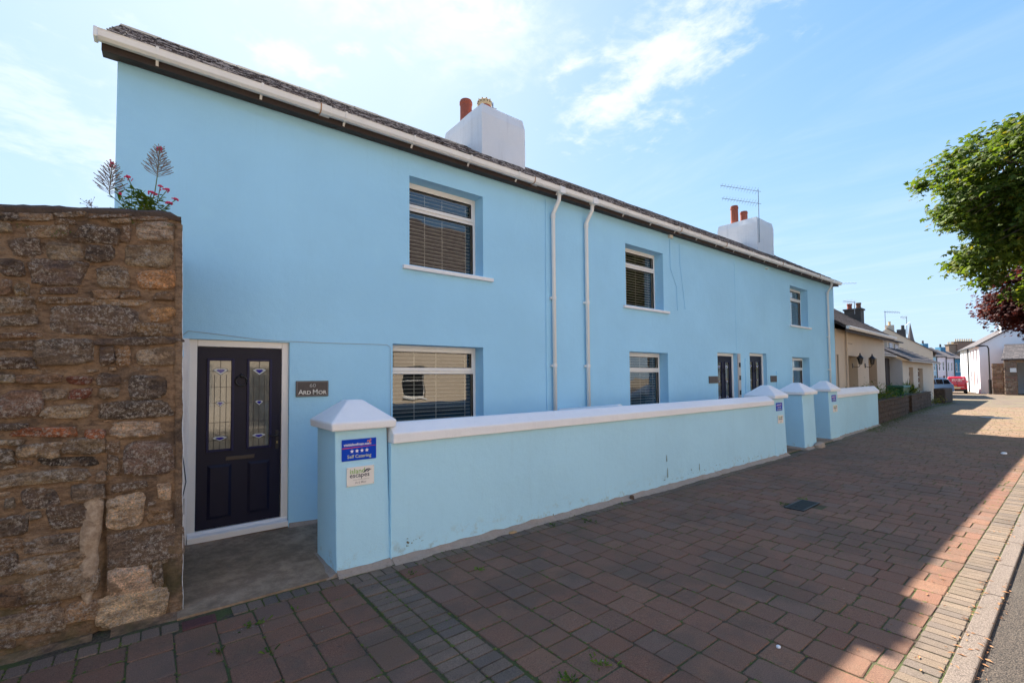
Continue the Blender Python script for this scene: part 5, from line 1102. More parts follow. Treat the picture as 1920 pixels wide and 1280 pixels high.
# low slate-roofed extension in two depths
E_ = thing('low_extension', 'low pale house with grey slate roof, recessed doorway and two slim brown windows', 'house', (20.36, 0, 0), rz=A25)
we = MB(); we.add([(8.5, .62, 0), (13, .62, 0), (13, .62, 3.0), (8.5, .62, 3.0)], [(0, 1, 2, 3)])
we.build('recessed_wall', 'greywall', E_)
MB().box(11.9, .55, 0, 12.9, .615, 2.75).build('doorway', 'brown_board', E_)
w2 = MB(); hh = [(14.9, 16.35, .7, 2.25), (18.0, 19.9, .7, 2.22)]
w2.add([(13, .62, 0), (13, 0, 0), (13, 0, 2.6), (13, .62, 3.0)], [(0, 1, 2, 3)]); w2.build('side_wall', 'greywall', E_)
w3 = MB(); wallholes(w3, 13, 24.2, 0, 2.62, 0, hh, .3); w3.add([(24.2, 0, 0), (24.2, 4, 0), (24.2, 4, 3.8), (24.2, 0, 2.62)], [(0, 1, 2, 3)]); w3.build('front_wall', 'cream2', E_)
for h in hh:
    w_ = simple_window(E_, *h, 0, 'brown_wood', depth=.25, bars=False)
    for k in range(7): MB().box(h[0]+.05, .17, h[2]+.1+k*.2, h[1]-.05, .195, h[2]+.2+k*.2).build('blind_slat', 'brown_wood' if k % 2 else 'cream2', w_)
re_ = MB(); qa = [(8.52, .30, 2.93), (13.0, .30, 2.93), (13.0, 3.6, 4.9), (8.52, 3.6, 4.9)]; qb = [(12.8, -.34, 2.66), (24.6, -.34, 2.66), (24.6, 3.6, 4.9), (12.8, 3.6, 4.9)]
for q_ in (qa, qb): re_.hexa([(p[0], p[1], p[2]-.08) for p in q_]+q_)
reo = re_.build('roof', 'brown_board', E_); s_ = MB(); slates(s_, *qa, 12, .3); slates(s_, *qb, 14, .3); tag(s_.build('slate', 'slate3', reo), kind='stuff')
for (a, c, y, z) in ((8.55, 12.8, .30, 2.90), (12.8, 24.7, -.34, 2.63)): MB().extr([(0, -.08), (.08, -.09), (.11, 0), (0, 0)], Vector((a, y, z)), Vector((c, y, z)), (0, -1)).build('gutter', 'greywall', E_)
dm = MB().box(16.2, 1.2, 3.3, 20.2, 3.4, 3.98).build('dormer', 'cream2', E_); MB().hexa([(16.0, 1.0, 3.98), (20.4, 1.0, 3.98), (20.4, 3.5, 4.3), (16.0, 3.5, 4.3), (16.0, 1.0, 4.05), (20.4, 1.0, 4.05), (20.4, 3.5, 4.37), (16.0, 3.5, 4.37)]).build('roof', 'slate3', dm)
for x in (16.8, 18.6): MB().box(x, 1.17, 3.45, x+1, 1.205, 3.88).build('window', 'dark_glass', dm)
# gabled cream house closing the row
GH = thing('gable_house', 'tall plain cream house with blank gable behind the low extension', 'house', (48.4, 1.6, 0), rz=R(10))
gm = MB(); gm.prism([(0, 0), (0, 3.66), (2.75, 5.66), (5.4, 3.7), (5.4, 0)], 'x', 0, 7.6); gm.build('wall', 'cream2', GH)
rg = MB(); rg.hexa([(-.06, -.25, 3.46), (7.8, -.25, 3.46), (7.8, 2.75, 5.66), (-.06, 2.75, 5.66), (-.06, -.25, 3.53), (7.8, -.25, 3.53), (7.8, 2.75, 5.73), (-.06, 2.75, 5.73)]); rg.build('roof', 'slate3', GH)
c_ = MB().box(.6, 2.3, 5.2, 1.3, 2.9, 5.98).build('chimney', 'cream2', GH); MB().lathe(.9, 2.6, [(.10, 5.98), (.09, 6.25), (.11, 6.3)], 10).build('pot', 'buff_clay', c_)
c_ = MB().box(3.0, 1.6, 5.0, 4.0, 2.2, 5.75).build('chimney', 'dark_stack', GH); MB().lathe(3.7, 1.8, [(.13, 5.7), (.12, 6.15)], 10).build('pot', 'dark_stack', c_)
aerial('tv_aerial', 'tall aerial mast above the ridge of the blank cream gable house', 50.3, 4.9, 5.6, 7.35, [(7.32, R(-25), 1.7, 6)], scale=1.8)
aerial('tv_aerial', 'crooked aerial on the roof just left of the distant spire', 52.6, 3.9, 5.4, 7.0, [(6.9, R(160), .8, 4), (6.3, R(200), .9, 4)], scale=1.8)
aerial('tv_aerial', 'aerial above the brown roof beside the dark cottage chimney', 27.9, 1.3, 4.9, 5.55, [(5.5, R(165), .9, 7)], scale=1.2)
aerial('tv_aerial', 'small aerial showing above the gutter end of the blue house', 22.2, .55, 3.9, 5.78, [(5.62, R(-42), .95, 7)], scale=.8)
# planters, bin, plants
PLC = (.085, .055, .035)
def planter(label, A, B, h, dep, seed, nrow=4):
    t = thing('stone_planter', label, 'planter', (A[0], A[1], 0), 'low brown stone planter walls'); dr = Vector((B[0]-A[0], B[1]-A[1], 0)); L = dr.length; dr.normalize(); nr = Vector((-dr.y, dr.x, 0))
    def loc(s, b_, z): p = Vector((A[0], A[1], 0))+dr*s+nr*b_; return (p.x, p.y, z)
    def bx(mb, s0, s1, b0, b1, z0, z1): mb.hexa([loc(s0, b0, z0), loc(s1, b0, z0), loc(s1, b1, z0), loc(s0, b1, z0), loc(s0, b0, z1), loc(s1, b0, z1), loc(s1, b1, z1), loc(s0, b1, z1)])
    m_ = MB(); bx(m_, .02, L-.02, .02, .18, 0, h-.03); bx(m_, .02, .2, .18, dep, 0, h-.03); bx(m_, L-.2, L-.02, .18, dep, 0, h-.03); bx(m_, 0.0, L, -.03, .24, h-.03, h+.03); m_.build('wall', 'planter', t)
    m_ = MB(); bx(m_, .2, L-.2, .18, dep, 0, h-.08); m_.build('soil', 'soil', t)
    rr = random.Random(seed); hz_ = (h-.05)/nrow
    m_ = MB()
    for r in range(nrow):
        s = 0
        while s < L:
            w_ = rr.uniform(.22, .5); e = min(L, s+w_); m_.hexa([loc(s+.01, -.015-rr.random()*.02, r*hz_+.01), loc(e-.01, -.015-rr.random()*.02, r*hz_+.01), loc(e-.01, .03, r*hz_+.01), loc(s+.01, .03, r*hz_+.01), loc(s+.015, -.01, (r+1)*hz_-.01), loc(e-.015, -.01, (r+1)*hz_-.01), loc(e-.015, .03, (r+1)*hz_-.01), loc(s+.015, .03, (r+1)*hz_-.01)]); s = e
    tag(m_.build('stone', 'planter', t), kind='stuff'); return loc
l1 = planter('low brown stone planter with leafy green plants next to the blue garden wall', (20.75, -1.10), (27.65, -.70), .82, .9, 1)
l2 = planter('low brown stone planter holding spiky green plants in front of the extension', (28.7, -.62), (35.7, -.20), .80, .9, 2)
pb = MB().box(39.1, -.35, 0, 41.6, .20, .92).build('wall_block', 'planter', bev=.06); tag(pb, 'low freestanding brown stone wall stub by the parked car', 'wall')
def bush(name, label, locs, mat='leaf_low', n=400, L=.10, w_=.03, spread=(.4, .25, .22), z=.8, cat='plant', group=None, stems=True):
    t = thing(name, label, cat, (*locs, z), group); m_ = MB(); s_ = MB()
    for i in range(n):
        p = Vector((locs[0]+random.gauss(0, spread[0]), locs[1]+random.gauss(0, spread[1]), z+abs(random.gauss(0, spread[2])))); leaf_(m_, p, (random.gauss(0, 1), random.gauss(0, 1), random.gauss(.3, .6)), L*random.uniform(.6, 1.3), w_)
    m_.build('foliage', mat, t)
    for i in range(9): s_.tube([(locs[0]+random.gauss(0, spread[0]*.3), locs[1], z-.08), (locs[0]+random.gauss(0, spread[0]), locs[1]+random.gauss(0, spread[1]), z+spread[2]*1.2)], .008, 4)
    s_.build('stem', 'stem', t); return t
p = l1(1.4, .5, 0); bush('leafy_plant', 'bright green leafy plant nearest the blue garden wall in the planter', p[:2], n=620, spread=(.6, .28, .26))
p = l1(3.4, .5, 0); bush('leafy_plant', 'green and orange leafy plant in the middle of the first planter', p[:2], 'leaf_gold', 160)
p = l1(4.6, .5, 0); bush('leafy_plant', 'low green leafy plant at the far end of the first planter', p[:2], n=620, spread=(.8, .25, .24))
def spiky(label, locs, z, n, L):
    t = thing('spiky_plant', label, 'plant', (*locs, z), 'spiky plants in the second planter'); m_ = MB()
    for i in range(n):
        a = random.random()*6.283; el = random.uniform(.15, 1.45); l_ = L*random.uniform(.7, 1.1); d0 = Vector((math.cos(a)*math.cos(el), math.sin(a)*math.cos(el), math.sin(el))); p0 = Vector((*locs, z)); s_ = d0.cross(Vector((0, 0, 1))).normalized()*.02
        p1 = p0+d0*l_*.6; p2 = p0+d0*l_-Vector((0, 0, l_*.18*math.cos(el))); m_.add([p0-s_, p0+s_, p1+s_*1.2, p1-s_*1.2, p2], [(0, 1, 2, 3), (3, 2, 4)])
    m_.build('foliage', 'leaf', t); MB().lathe(*locs, [(.06, z-.1), (.05, z+.15)], 8).build('stem', 'bark', t)
p = l2(2.2, .45, 0); spiky('spiky green sword leaved plant in the second planter before the brown windows', p[:2], .80, 70, .85)
p = l2(4.4, .45, 0); spiky('shorter spiky green plant at the right of the second planter', p[:2], .80, 50, .65)
p = l2(3.4, .4, 0); bush('leafy_plant', 'orange tinged low plant between the two spiky plants', p[:2], 'leaf_gold', 170, spread=(.9, .2, .15))
bush('leafy_plant', 'yellow green plant growing at ground level before the wall stub', (37.6, -.1), 'leaf_gold', 200, spread=(.4, .2, .22), z=.05)
bush('leafy_plant', 'green plants filling the gap between the two planters', (28.2, .1), 'leaf_low', 200, spread=(.3, .3, .25), z=.55)
WB = thing('wheelie_bin', 'green wheelie bin standing behind the second planter by the cottage', 'bin', (30.3, .2, 0)); x, y = 30.25, .12
MB().hexa([(x-.5, y-.22, .08), (x+.5, y-.22, .08), (x+.5, y+.25, .08), (x-.5, y+.25, .08), (x-.7, y-.30, 1.16), (x+.7, y-.30, 1.16), (x+.7, y+.33, 1.16), (x-.7, y+.33, 1.16)]).build('body', 'bin_green', WB, bev=.03)
MB().hexa([(x-.75, y-.34, 1.17), (x+.75, y-.34, 1.17), (x+.75, y+.36, 1.17), (x-.75, y+.36, 1.17), (x-.68, y-.28, 1.27), (x+.68, y-.28, 1.27), (x+.68, y+.33, 1.27), (x-.68, y+.33, 1.27)]).build('lid', 'bin_green', WB, bev=.02)
for s_ in (-.45, .45): MB().tube([(x+s_-.04, y+.3, .11), (x+s_+.04, y+.3, .11)], .11, 12).build('wheel', 'tyre', WB)
vm = MB()
for i in range(2600):
    x = random.uniform(18, 40); y = wall_y(min(x, 34))-.02-abs(random.gauss(0, .22)); r = random.uniform(.008, .035); a = random.random()*6
    vm.add([(x+r*math.cos(a+k*1.57), y+r*.6*math.sin(a+k*1.57), .008) for k in range(4)]+[(x, y, .008+r*.5)], [(k, (k+1) % 4, 4) for k in range(4)])
tag(vm.build('verge_moss', 'mossy'), kind='stuff', label='yellow green moss along the foot of the garden and planter walls')
# ---- vehicles (local frames: x forward, y left)
def vehicle_shell(prof, hw, taper, t, mat, name='body', bev=.05):
    m_ = MB(); n = len(prof); vs = []
    for s_ in (-1, 1):
        for (x, z) in prof:
            k = hw-(taper*max(0, (z-.62))); vs.append((x, s_*k, z))
    m_.add(vs, [tuple(range(n)), tuple(range(2*n-1, n-1, -1))]+[(i, n+i, n+(i+1) % n, (i+1) % n) for i in range(n)]); return m_.build(name, mat, t, bev=bev, seg=3)
def wheel(t, x, y, r, w_=.18):
    wo_ = MB(); prof = [(r*.60, -w_/2), (r*.93, -w_/2), (r, -w_*.3), (r, w_*.3), (r*.93, w_/2), (r*.60, w_/2)]; n = 24
    vs = [(x+q_*math.cos(k*2*math.pi/n), y+s_, r+q_*math.sin(k*2*math.pi/n)) for q_, s_ in prof for k in range(n)]
    wo_.add(vs, [(i*n+k, i*n+(k+1) % n, (i+1)*n+(k+1) % n, (i+1)*n+k) for i in range(5) for k in range(n)]); wh = wo_.build('wheel', 'tyre', t)
    rm = MB(); sd_ = 1 if y > 0 else -1
    rm.add([(x+r*.6*math.cos(k*2*math.pi/n), y+sd_*w_*.35, r+r*.6*math.sin(k*2*math.pi/n)) for k in range(n)], [tuple(range(n))])
    for k in range(5): a = k*1.257; rm.hexa([(x+c*math.cos(a)-.03*math.sin(a)*q_, y+sd_*w_*(.36+e), r+c*math.sin(a)+.03*math.cos(a)*q_) for e in (0, .08) for c, q_ in ((.05, -1), (r*.58, -1), (r*.58, 1), (.05, 1))])
    rm.build('rim', 'rim', wh)
V = thing('red_van', 'red delivery van with white and yellow lettering parked with its back to the camera', 'van', (59.18, 1.67, 0), rz=R(9))
hw = .70
vehicle_shell([(0, .30), (.0, .52), (.03, .85), (.10, 1.45), (.22, 1.60), (2.4, 1.62), (3.0, 1.02), (3.75, .86), (3.9, .5), (3.88, .28), (3.35, .25), (.5, .25)], hw, .10, V, 'red_paint', bev=.07)
MB().box(-.06, -hw+.02, .22, .10, hw-.02, .42).build('bumper', 'tyre', V, bev=.04)
for (x, y) in ((.75, hw-.08), (.75, -hw+.08), (3.05, hw-.08), (3.05, -hw+.08)): wheel(V, x, y, .29)
for s_ in (-1, 1): MB().box(-.012 if 1 else 0, s_*(hw-.14)-.05, .62, .05, s_*(hw-.14)+.07*0+.05, 1.0).build('tail_light', 'lamp_red', V, bev=.015)
MB().box(.0, -.006, .45, .035, .006, 1.45).build('door_seam', 'tyre', V); MB().box(-.02, -.22, .48, .02, .22, .58).build('number_plate', 'ink_gold', V)
def vtext(s, size, yc, z, mat, al='CENTER', bold=.0): 
    # reads left to right seen from behind: text x maps to local -y
    return text(s, size, 0, 0, 0, mat, V, al, .001, bold=bold, fm=lambda c: (-.016+.10*0+max(0, z+c[1]-.52)*.085-.012, yc-c[0], z+c[1]), name='lettering')
vtext('Isle of Man', .155, .0, 1.28, 'ink_white', bold=.004); vtext('Post Office', .155, .0, 1.13, 'ink_white', bold=.004); vtext('................', .10, .1, 1.02, 'ink_white') if False else None
MB().tube([(.005, -.42, 1.36), (.008, -.42, 1.361)], .07, 12).build('logo', 'ink_white', V)
yl_ = MB().box(-.02, .02, .66, .02, .46, .71).build('yellow_band', plain('yellow_paint', (.7, .45, .03), .4, .02), V); MB().box(-.02, -.46, .60, .02, .30, .625).build('white_band', 'ink_white', V)
for s_ in (-1, 1): MB().box(2.75, s_*(hw+.08)-.07, 1.0, 2.88, s_*(hw+.08)+.07, 1.18).build('mirror', 'red_paint', V, bev=.03)
for s_ in (-1, 1): MB().hexa([(2.05, s_*(hw-.045)-.01, 1.08), (2.75, s_*(hw-.045)-.01, 1.08), (2.75, s_*(hw-.045)+.01, 1.08), (2.05, s_*(hw-.045)+.01, 1.08), (2.05, s_*(hw-.085)-.01, 1.48), (2.4, s_*(hw-.085)-.01, 1.48), (2.4, s_*(hw-.085)+.01, 1.48), (2.05, s_*(hw-.085)+.01, 1.48)]).build('side_window', 'dark_glass', V)
CR = thing('parked_car', 'silver blue estate car partly hidden behind the cream house corner', 'car', (53.75, 2.76, 0), rz=R(-28)); hw = .72
vehicle_shell([(-1.9, .30), (-1.93, .62), (-1.85, .92), (-1.6, .98), (-1.15, 1.43), (-.9, 1.50), (1.05, 1.48), (1.30, 1.40), (1.62, .98), (1.78, .90), (1.80, .34), (1.6, .26), (-1.7, .26)], hw, .14, CR, 'silver_blue', bev=.06)
for s_ in (-1, 1):
    for (a, b2, c, d2) in ((-1.25, -.15, -1.0, -.2), (-.08, .62, -.1, .60), (.70, 1.38, .68, 1.18)):
        y0_ = s_*(hw-.045); y1_ = s_*(hw-.108)
        MB().hexa([(a, y0_-.012, .98), (b2, y0_-.012, .98), (b2, y0_+.012, .98), (a, y0_+.012, .98), (c, y1_-.012, 1.38), (d2, y1_-.012, 1.38), (d2, y1_+.012, 1.38), (c, y1_+.012, 1.38)]).build('side_window', 'dark_glass', CR)
    MB().box(1.70, s_*.58-.07, .72, 1.81, s_*.58+.07, .95).build('tail_light', 'lamp_red', CR, bev=.02); MB().box(-1.95, s_*.52-.1, .62, -1.86, s_*.52+.1, .76).build('headlight', 'lamp_clear', CR, bev=.02)
    MB().tube([(-.9, s_*.52, 1.54), (1.0, s_*.52, 1.54)], .02, 6).build('roof_rail', 'tyre', CR)
MB().hexa([(1.30, -.52, 1.36), (1.60, -.56, 1.02), (1.60, .56, 1.02), (1.30, .52, 1.36), (1.34, -.52, 1.38), (1.64, -.56, 1.04), (1.64, .56, 1.04), (1.34, .52, 1.38)]).build('rear_window', 'dark_glass', CR)
for (x, y) in ((-1.2, hw-.08), (-1.2, -hw+.08), (1.15, hw-.08), (1.15, -hw+.08)): wheel(CR, x, y, .30)
# ---- white building
WBD = thing('white_building', 'two storey white rendered building with narrow windows and black downpipe past the van', 'building', (60.75, .3, 0), rz=R(13))
hs = [(a, a+.75, z0, z1) for a, z0, z1 in ((1.05, 2.9, 4.25), (2.75, 2.9, 4.25), (4.4, 2.9, 4.25), (7.4, 2.9, 4.2), (9.3, 2.9, 4.2), (1.2, .75, 2.15), (4.5, .75, 2.15), (7.5, .75, 2.1), (9.4, .75, 2.1))]+[(2.75, 3.5, .03, 2.1)]
m_ = MB(); wallholes(m_, 0, 12, 0, 4.5, 0, hs, .16, ny=1)
gd = 8.4; rid = (4.2, 7.35)
m_.add([(0, 0, 0), (0, -gd, 0), (0, -gd, 4.5), (0, -rid[0], rid[1]), (0, 0, 4.5)], [(0, 1, 2, 3, 4)]); m_.add([(12, 0, 0), (12, -gd, 0), (12, -gd, 4.5), (12, -rid[0], rid[1]), (12, 0, 4.5)], [(4, 3, 2, 1, 0)])
m_.build('wall', 'whitewall', WBD)
for h in hs[:-1]: simple_window(WBD, *h, 0, 'greywall', ny=1, depth=.12, sl=True)
MB().box(2.78, -.14, .03, 3.47, -.10, 2.08).build('door', 'ink_orange', WBD)
rw = MB()
for s_, (ya, yb) in ((1, (.18, -4.2)), (-1, (-gd-.18, -4.2))): rw.hexa([(-.12, ya, 4.38), (12.1, ya, 4.38), (12.1, yb, 7.32), (-.12, yb, 7.32), (-.12, ya, 4.50), (12.1, ya, 4.50), (12.1, yb, 7.44), (-.12, yb, 7.44)])
rw.build('roof', 'slate3', WBD); MB().extr([(0, -.08), (.1, -.08), (.1, .02), (0, .02)], Vector((-.1, .16, 4.44)), Vector((12.1, .16, 4.44)), (0, 1)).build('gutter', 'black_metal', WBD)
MB().tube([(5.9, .08, 0), (5.9, .08, 4.4)], .06, 8).build('downpipe', 'black_metal', WBD)
for (s_, b_, w_, z1) in ((.4, -1.55, .55, 6.35), (.4, -2.6, .9, 6.95)): c_ = MB().box(s_, b_-w_, 4.8, s_+.8, b_, z1).build('chimney', 'whitewall', WBD); MB().box(s_-.04, b_-w_-.04, z1, s_+.84, b_+.04, z1+.09).build('cap', 'greywall', c_)
# terrace beyond
def facing(name, label, px, w_, h, mat, roofz, chim=None, depth=4, group='far terraced houses', wins=True, rz=R(-38.4)):
    t = thing(name, label, 'house', (px[0], px[1], -.4), group, rz=rz); wz = []
    if wins: wz = [(w_*.18, w_*.38, h*.60, h*.86), (w_*.60, w_*.80, h*.60, h*.86), (w_*.18, w_*.38, h*.12, h*.42), (w_*.62, w_*.84, .02, h*.45)]
    m_ = MB(); wallholes(m_, 0, w_, 0, h, 0, wz, .1); m_.add([(0, 0, 0), (0, depth, 0), (0, depth, h), (0, depth/2, roofz), (0, 0, h)], [(4, 3, 2, 1, 0)]); m_.add([(w_, 0, 0), (w_, depth, 0), (w_, depth, h), (w_, depth/2, roofz), (w_, 0, h)], [(0, 1, 2, 3, 4)]); m_.add([(0, depth, 0), (w_, depth, 0), (w_, depth, h), (0, depth, h)], [(3, 2, 1, 0)]); m_.build('wall', mat, t)
    for q_ in wz[:3]: simple_window(t, *q_, 0, 'pvc', depth=.08)
    if wz: MB().box(wz[3][0], .07, .02, wz[3][1], .1, wz[3][3]).build('door', 'brown_wood', t)
    r_ = MB(); r_.hexa([(0, -.15, h-.08), (w_, -.15, h-.08), (w_, depth/2, roofz), (0, depth/2, roofz), (0, -.15, h+.02), (w_, -.15, h+.02), (w_, depth/2, roofz+.1), (0, depth/2, roofz+.1)]); r_.hexa([(0, depth/2, roofz), (w_, depth/2, roofz), (w_, depth+.15, h-.08), (0, depth+.15, h-.08), (0, depth/2, roofz+.1), (w_, depth/2, roofz+.1), (w_, depth+.15, h+.02), (0, depth+.15, h+.02)])
    r_.build('roof', 'slate3', t); MB().tube([(w_-.04, -.06, 0), (w_-.04, -.06, h)], .045, 6).build('downpipe', 'black_metal', t)
    if chim:
        c_ = MB().box(w_*chim[0], depth/2-.4, roofz-.4, w_*chim[0]+chim[1], depth/2+.4, roofz+.62).build('chimney', chim[2], t); MB().lathe(w_*chim[0]+chim[1]/2, depth/2, [(.12, roofz+.6), (.10, roofz+1.05)], 8).build('pot', 'dark_stack', c_)
facing('terraced_house', 'narrow pale blue house, first of the distant terrace past the cream gable', (80.50, 7.0), 1.05, 4.6, 'ltblue', 5.9)
facing('terraced_house', 'pinkish white house in the middle of the distant terrace', (81.32, 6.35), 1.25, 4.55, 'pinkwhite', 5.8, (-.25, .75, 'dkblue'))
facing('terraced_house', 'second pinkish white house next to the deep blue one in the distance', (82.30, 5.57), 1.05, 4.4, 'pinkwhite', 5.5)
facing('terraced_house', 'deep blue rendered house at the right end of the distant terrace', (83.12, 4.92), 1.1, 4.3, 'dkblue', 5.3, (-.2, .7, 'dkblue'))
# large brown building with the long chimney stack full of pots
BS = thing('stone_townhouse', 'brown roofed town house with very long stone chimney stack of many pots', 'building', (117, 9, 0), rz=R(-38.4))
MB().prism([(-.6, 0), (-.6, 4.9), (1.6, 6.15), (4.6, 6.15), (4.6, 0)], 'y', 0.6, 5).build('wall', 'farstone', BS)
MB().hexa([(-.9, .4, 4.7), (5.2, .4, 4.9), (5.2, 3, 6.3), (1.4, 3, 6.3), (-.9, .4, 4.85), (5.2, .4, 5.05), (5.2, 3, 6.45), (1.4, 3, 6.45)]).build('roof', 'slate2', BS)
s1 = MB().box(-.15, 1.2, 5.2, 1.25, 2.0, 7.35).build('chimney', 'farstone', BS); s2_ = MB().box(1.25, 1.0, 5.2, 4.6, 2.0, 7.85).build('chimney', 'farstone', BS); MB().box(1.15, .9, 7.85, 4.7, 2.1, 8.0).build('cap', 'dark_stack', s2_); MB().box(-.25, 1.1, 7.35, 1.2, 2.1, 7.48).build('cap', 'dark_stack', s1)
for k in range(4): MB().lathe(.05+k*.33, 1.55, [(.09, 7.45), (.075, 7.95)], 8).build('pot', 'buff_clay', s1)
for k in range(10): MB().lathe(1.40+k*.34, 1.5, [(.09, 7.98), (.075, 8.5)], 8).build('pot', 'buff_clay', s2_)
# spire
SPI = thing('church_spire', 'dark pointed church spire far off above the cream gable roof', 'church', (522.9, 89.2, 0))
MB().box(520.0, 86.3, 0, 525.8, 92.1, 29).build('tower', 'farstone', SPI); MB().lathe(522.9, 89.2, [(3.3, 29), (2.2, 33), (.05, 47.6)], 8).build('spire', 'slate3', SPI)
# stone outbuilding and wall stub on the right
def rubble_face(mb, P, U_, V_, L, Hh, rs, seed, w0=.18, w1=.5, h0=.10, h1=.22, clip=None):
    rr = random.Random(seed); P = Vector(P); U_ = Vector(U_).normalized(); V_ = Vector(V_); N_ = U_.cross(V_).normalized(); z = 0
    while z < Hh-.04:
        h = rr.uniform(h0, h1); h = min(h, Hh-z); s = -rr.random()*.2
        while s < L:
            w_ = rr.uniform(w0, w1); a, c = max(0, s), min(L, s+w_)
            if c-a > .06 and (clip is None or clip((a+c)/2, z+h)):
                o_ = rr.uniform(.012, .05); g = .012; q_ = [(a+g, z+g), (c-g, z+g+rr.uniform(-.01, .01)), (c-g-rr.uniform(0, .02), z+h-g), (a+g+rr.uniform(0, .02), z+h-g)]
                b4 = [P+U_*x+V_*y for x, y in q_]; ctr = sum(b4, Vector())/4
                mb.add(b4+[ctr+(v_-ctr)*.86+N_*o_ for v_ in b4], [(0, 1, 5, 4), (1, 2, 6, 5), (2, 3, 7, 6), (3, 0, 4, 7), (4, 5, 6, 7)])
            s += w_
        z += h
OB = thing('stone_outbuilding', 'rubble stone outbuilding with slate roof and dark open doorway at the right edge', 'outbuilding', (57.4, -1.5, 0))
x0, x1, y0, y1 = 57.4, 63.5, -1.5, -7.0; rx, rz_ = 60.4, 4.30
m_ = MB(); m_.prism([(x0, 0), (x0, 3.05), (rx, rz_-.1), (x1, 3.05), (x1, 0)], 'y', y0, y0-.35)
m_.box(x0, y0-.35, 0, x0+.35, y0-.75, 3.02); m_.box(x0, -5.4, 0, x0+.35, y1, 3.02); m_.box(x0, -2.25, 2.75, x0+.35, -5.4, 3.02); m_.box(x1-.3, y0-.35, 0, x1, y1, 3.0); m_.box(x0+.35, y1, 0, x1, y1+.3, 3)
m_.build('wall', 'mortar', OB)
fs_ = MB(); rubble_face(fs_, (x1, y0, 0), (-1, 0, 0), (0, 0, 1), x1-x0, 4.1, None, 3, clip=lambda s, z: z < 3.0+(1.15-abs((x1-s)-rx)*.40)); fs2 = MB(); rubble_face(fs2, (x0, y0, 0), (0, -1, 0), (0, 0, 1), .75, 3.0, None, 4)
tag(fs_.build('stone', 'farstone', OB), kind='stuff'); tag(fs2.build('stone', 'farstone', OB), kind='stuff')
m_ = MB()
for (xa, za, xb, zb) in ((x0-.22, 2.98, rx, rz_), (x1+.2, 2.98, rx, rz_)): m_.hexa([(xa, y0+.12, za), (xa, y1-.1, za), (xb, y1-.1, zb), (xb, y0+.12, zb), (xa, y0+.12, za+.09), (xa, y1-.1, za+.09), (xb, y1-.1, zb+.09), (xb, y0+.12, zb+.09)])
ro = m_.build('roof', 'slate3', OB); tag(slates(MB(), (x0-.24, y0+.13, 3.06), (x0-.24, y1-.1, 3.06), (rx, y1-.1, rz_+.08), (rx, y0+.13, rz_+.08), 11, .32).build('slate', 'slate3', ro), kind='stuff')
MB().prism([(-.12, -.06), (0, .07), (.12, -.06)], 'y', 0, 1) ; MB().hexa([(rx-.14, y0+.14, rz_+.04), (rx+.14, y0+.14, rz_+.04), (rx+.14, y1-.1, rz_+.04), (rx-.14, y1-.1, rz_+.04), (rx-.06, y0+.14, rz_+.17), (rx+.06, y0+.14, rz_+.17), (rx+.06, y1-.1, rz_+.17), (rx-.06, y1-.1, rz_+.17)]).build('ridge', 'slate3', OB)
MB().box(x0-.05, y0-.35, 1.95, x0-.06+.03, y0-.72, 2.3).build('notice', 'sign_white', OB)
PW = thing('stone_wall_stub', 'narrow rubble stone wall end between the lamp post and the stone outbuilding', 'stone wall', (59.4, -.75, 0)); MB().box(59.3, -1.3, 0, 60.1, -.62, 2.75).build('core', 'mortar', PW)
f1 = MB(); rubble_face(f1, (59.3, -.62, 0), (0, -1, 0), (0, 0, 1), .68, 2.75, None, 5); rubble_face(f1, (60.1, -.62, 0), (-1, 0, 0), (0, 0, 1), .8, 2.75, None, 6); tag(f1.build('stone', 'farstone', PW), kind='stuff')
LP = thing('street_lamp', 'slim black street lamp bent over at the corner of the white building', 'street lamp', (59.25, -.5, 0)); cl = Vector((-.52, .41, 0)).normalized()
p0 = Vector((59.2, -.47, 0)); MB().tube([p0, p0+Vector((0, 0, 1.3))], .11, 10).build('base', 'black_metal', LP); MB().tube([p0+Vector((0, 0, 1.3)), p0+Vector((0, 0, 4.1)), p0+Vector((0, 0, 4.32))+cl*.1, p0+Vector((0, 0, 4.37))+cl*.4], .05, 8).build('post', 'black_metal', LP)
MB().tube([p0+Vector((0, 0, 4.37))+cl*.35, p0+Vector((0, 0, 4.34))+cl*.95], [.06, .10], 8).build('lamp_head', 'black_metal', LP)
# ---- opposite side of the road: seen mirrored in the window panes
OP = thing('opposite_house', 'cream house across the road with white framed windows, mirrored in the panes', 'house', (4, -13.5, 0))
hs = [(a, a+1.3, z0, z1) for a in (-8.5, -4.0, .4, 4.6, 9.2, 13.6, 18.5) for z0, z1 in ((1.0, 2.4), (3.7, 4.9))]+[(2.7, 3.7, .05, 2.3), (7.2, 8.2, .05, 2.3), (16.3, 17.3, .05, 2.3)]
m_ = MB(); wallholes(m_, -12, 24, 0, 6.2, -13.5, hs, .2, ny=1)
for x, s_ in ((24, 1), (-12, -1)): p_ = [(x, -13.5, 0), (x, -22.5, 0), (x, -22.5, 6.2), (x, -18, 10.9), (x, -13.5, 6.2)]; m_.add(p_, [(0, 1, 2, 3, 4)])
m_.add([(-12, -22.5, 0), (24, -22.5, 0), (24, -22.5, 6.2), (-12, -22.5, 6.2)], [(0, 1, 2, 3)])
m_.build('wall', 'cream2', OP)
for h in hs[:14]: simple_window(OP, *h, -13.5, 'pvc', ny=1, depth=.15)
for h in hs[14:]: MB().box(h[0], -13.7, .05, h[1], -13.64, h[3]).build('door', 'navy', OP)
r_ = MB()
for ya in (-13.2, -22.8): r_.hexa([(-12.2, ya, 6.0), (24.2, ya, 6.0), (24.2, -18, 10.95), (-12.2, -18, 10.95), (-12.2, ya, 6.12), (24.2, ya, 6.12), (24.2, -18, 11.07), (-12.2, -18, 11.07)])
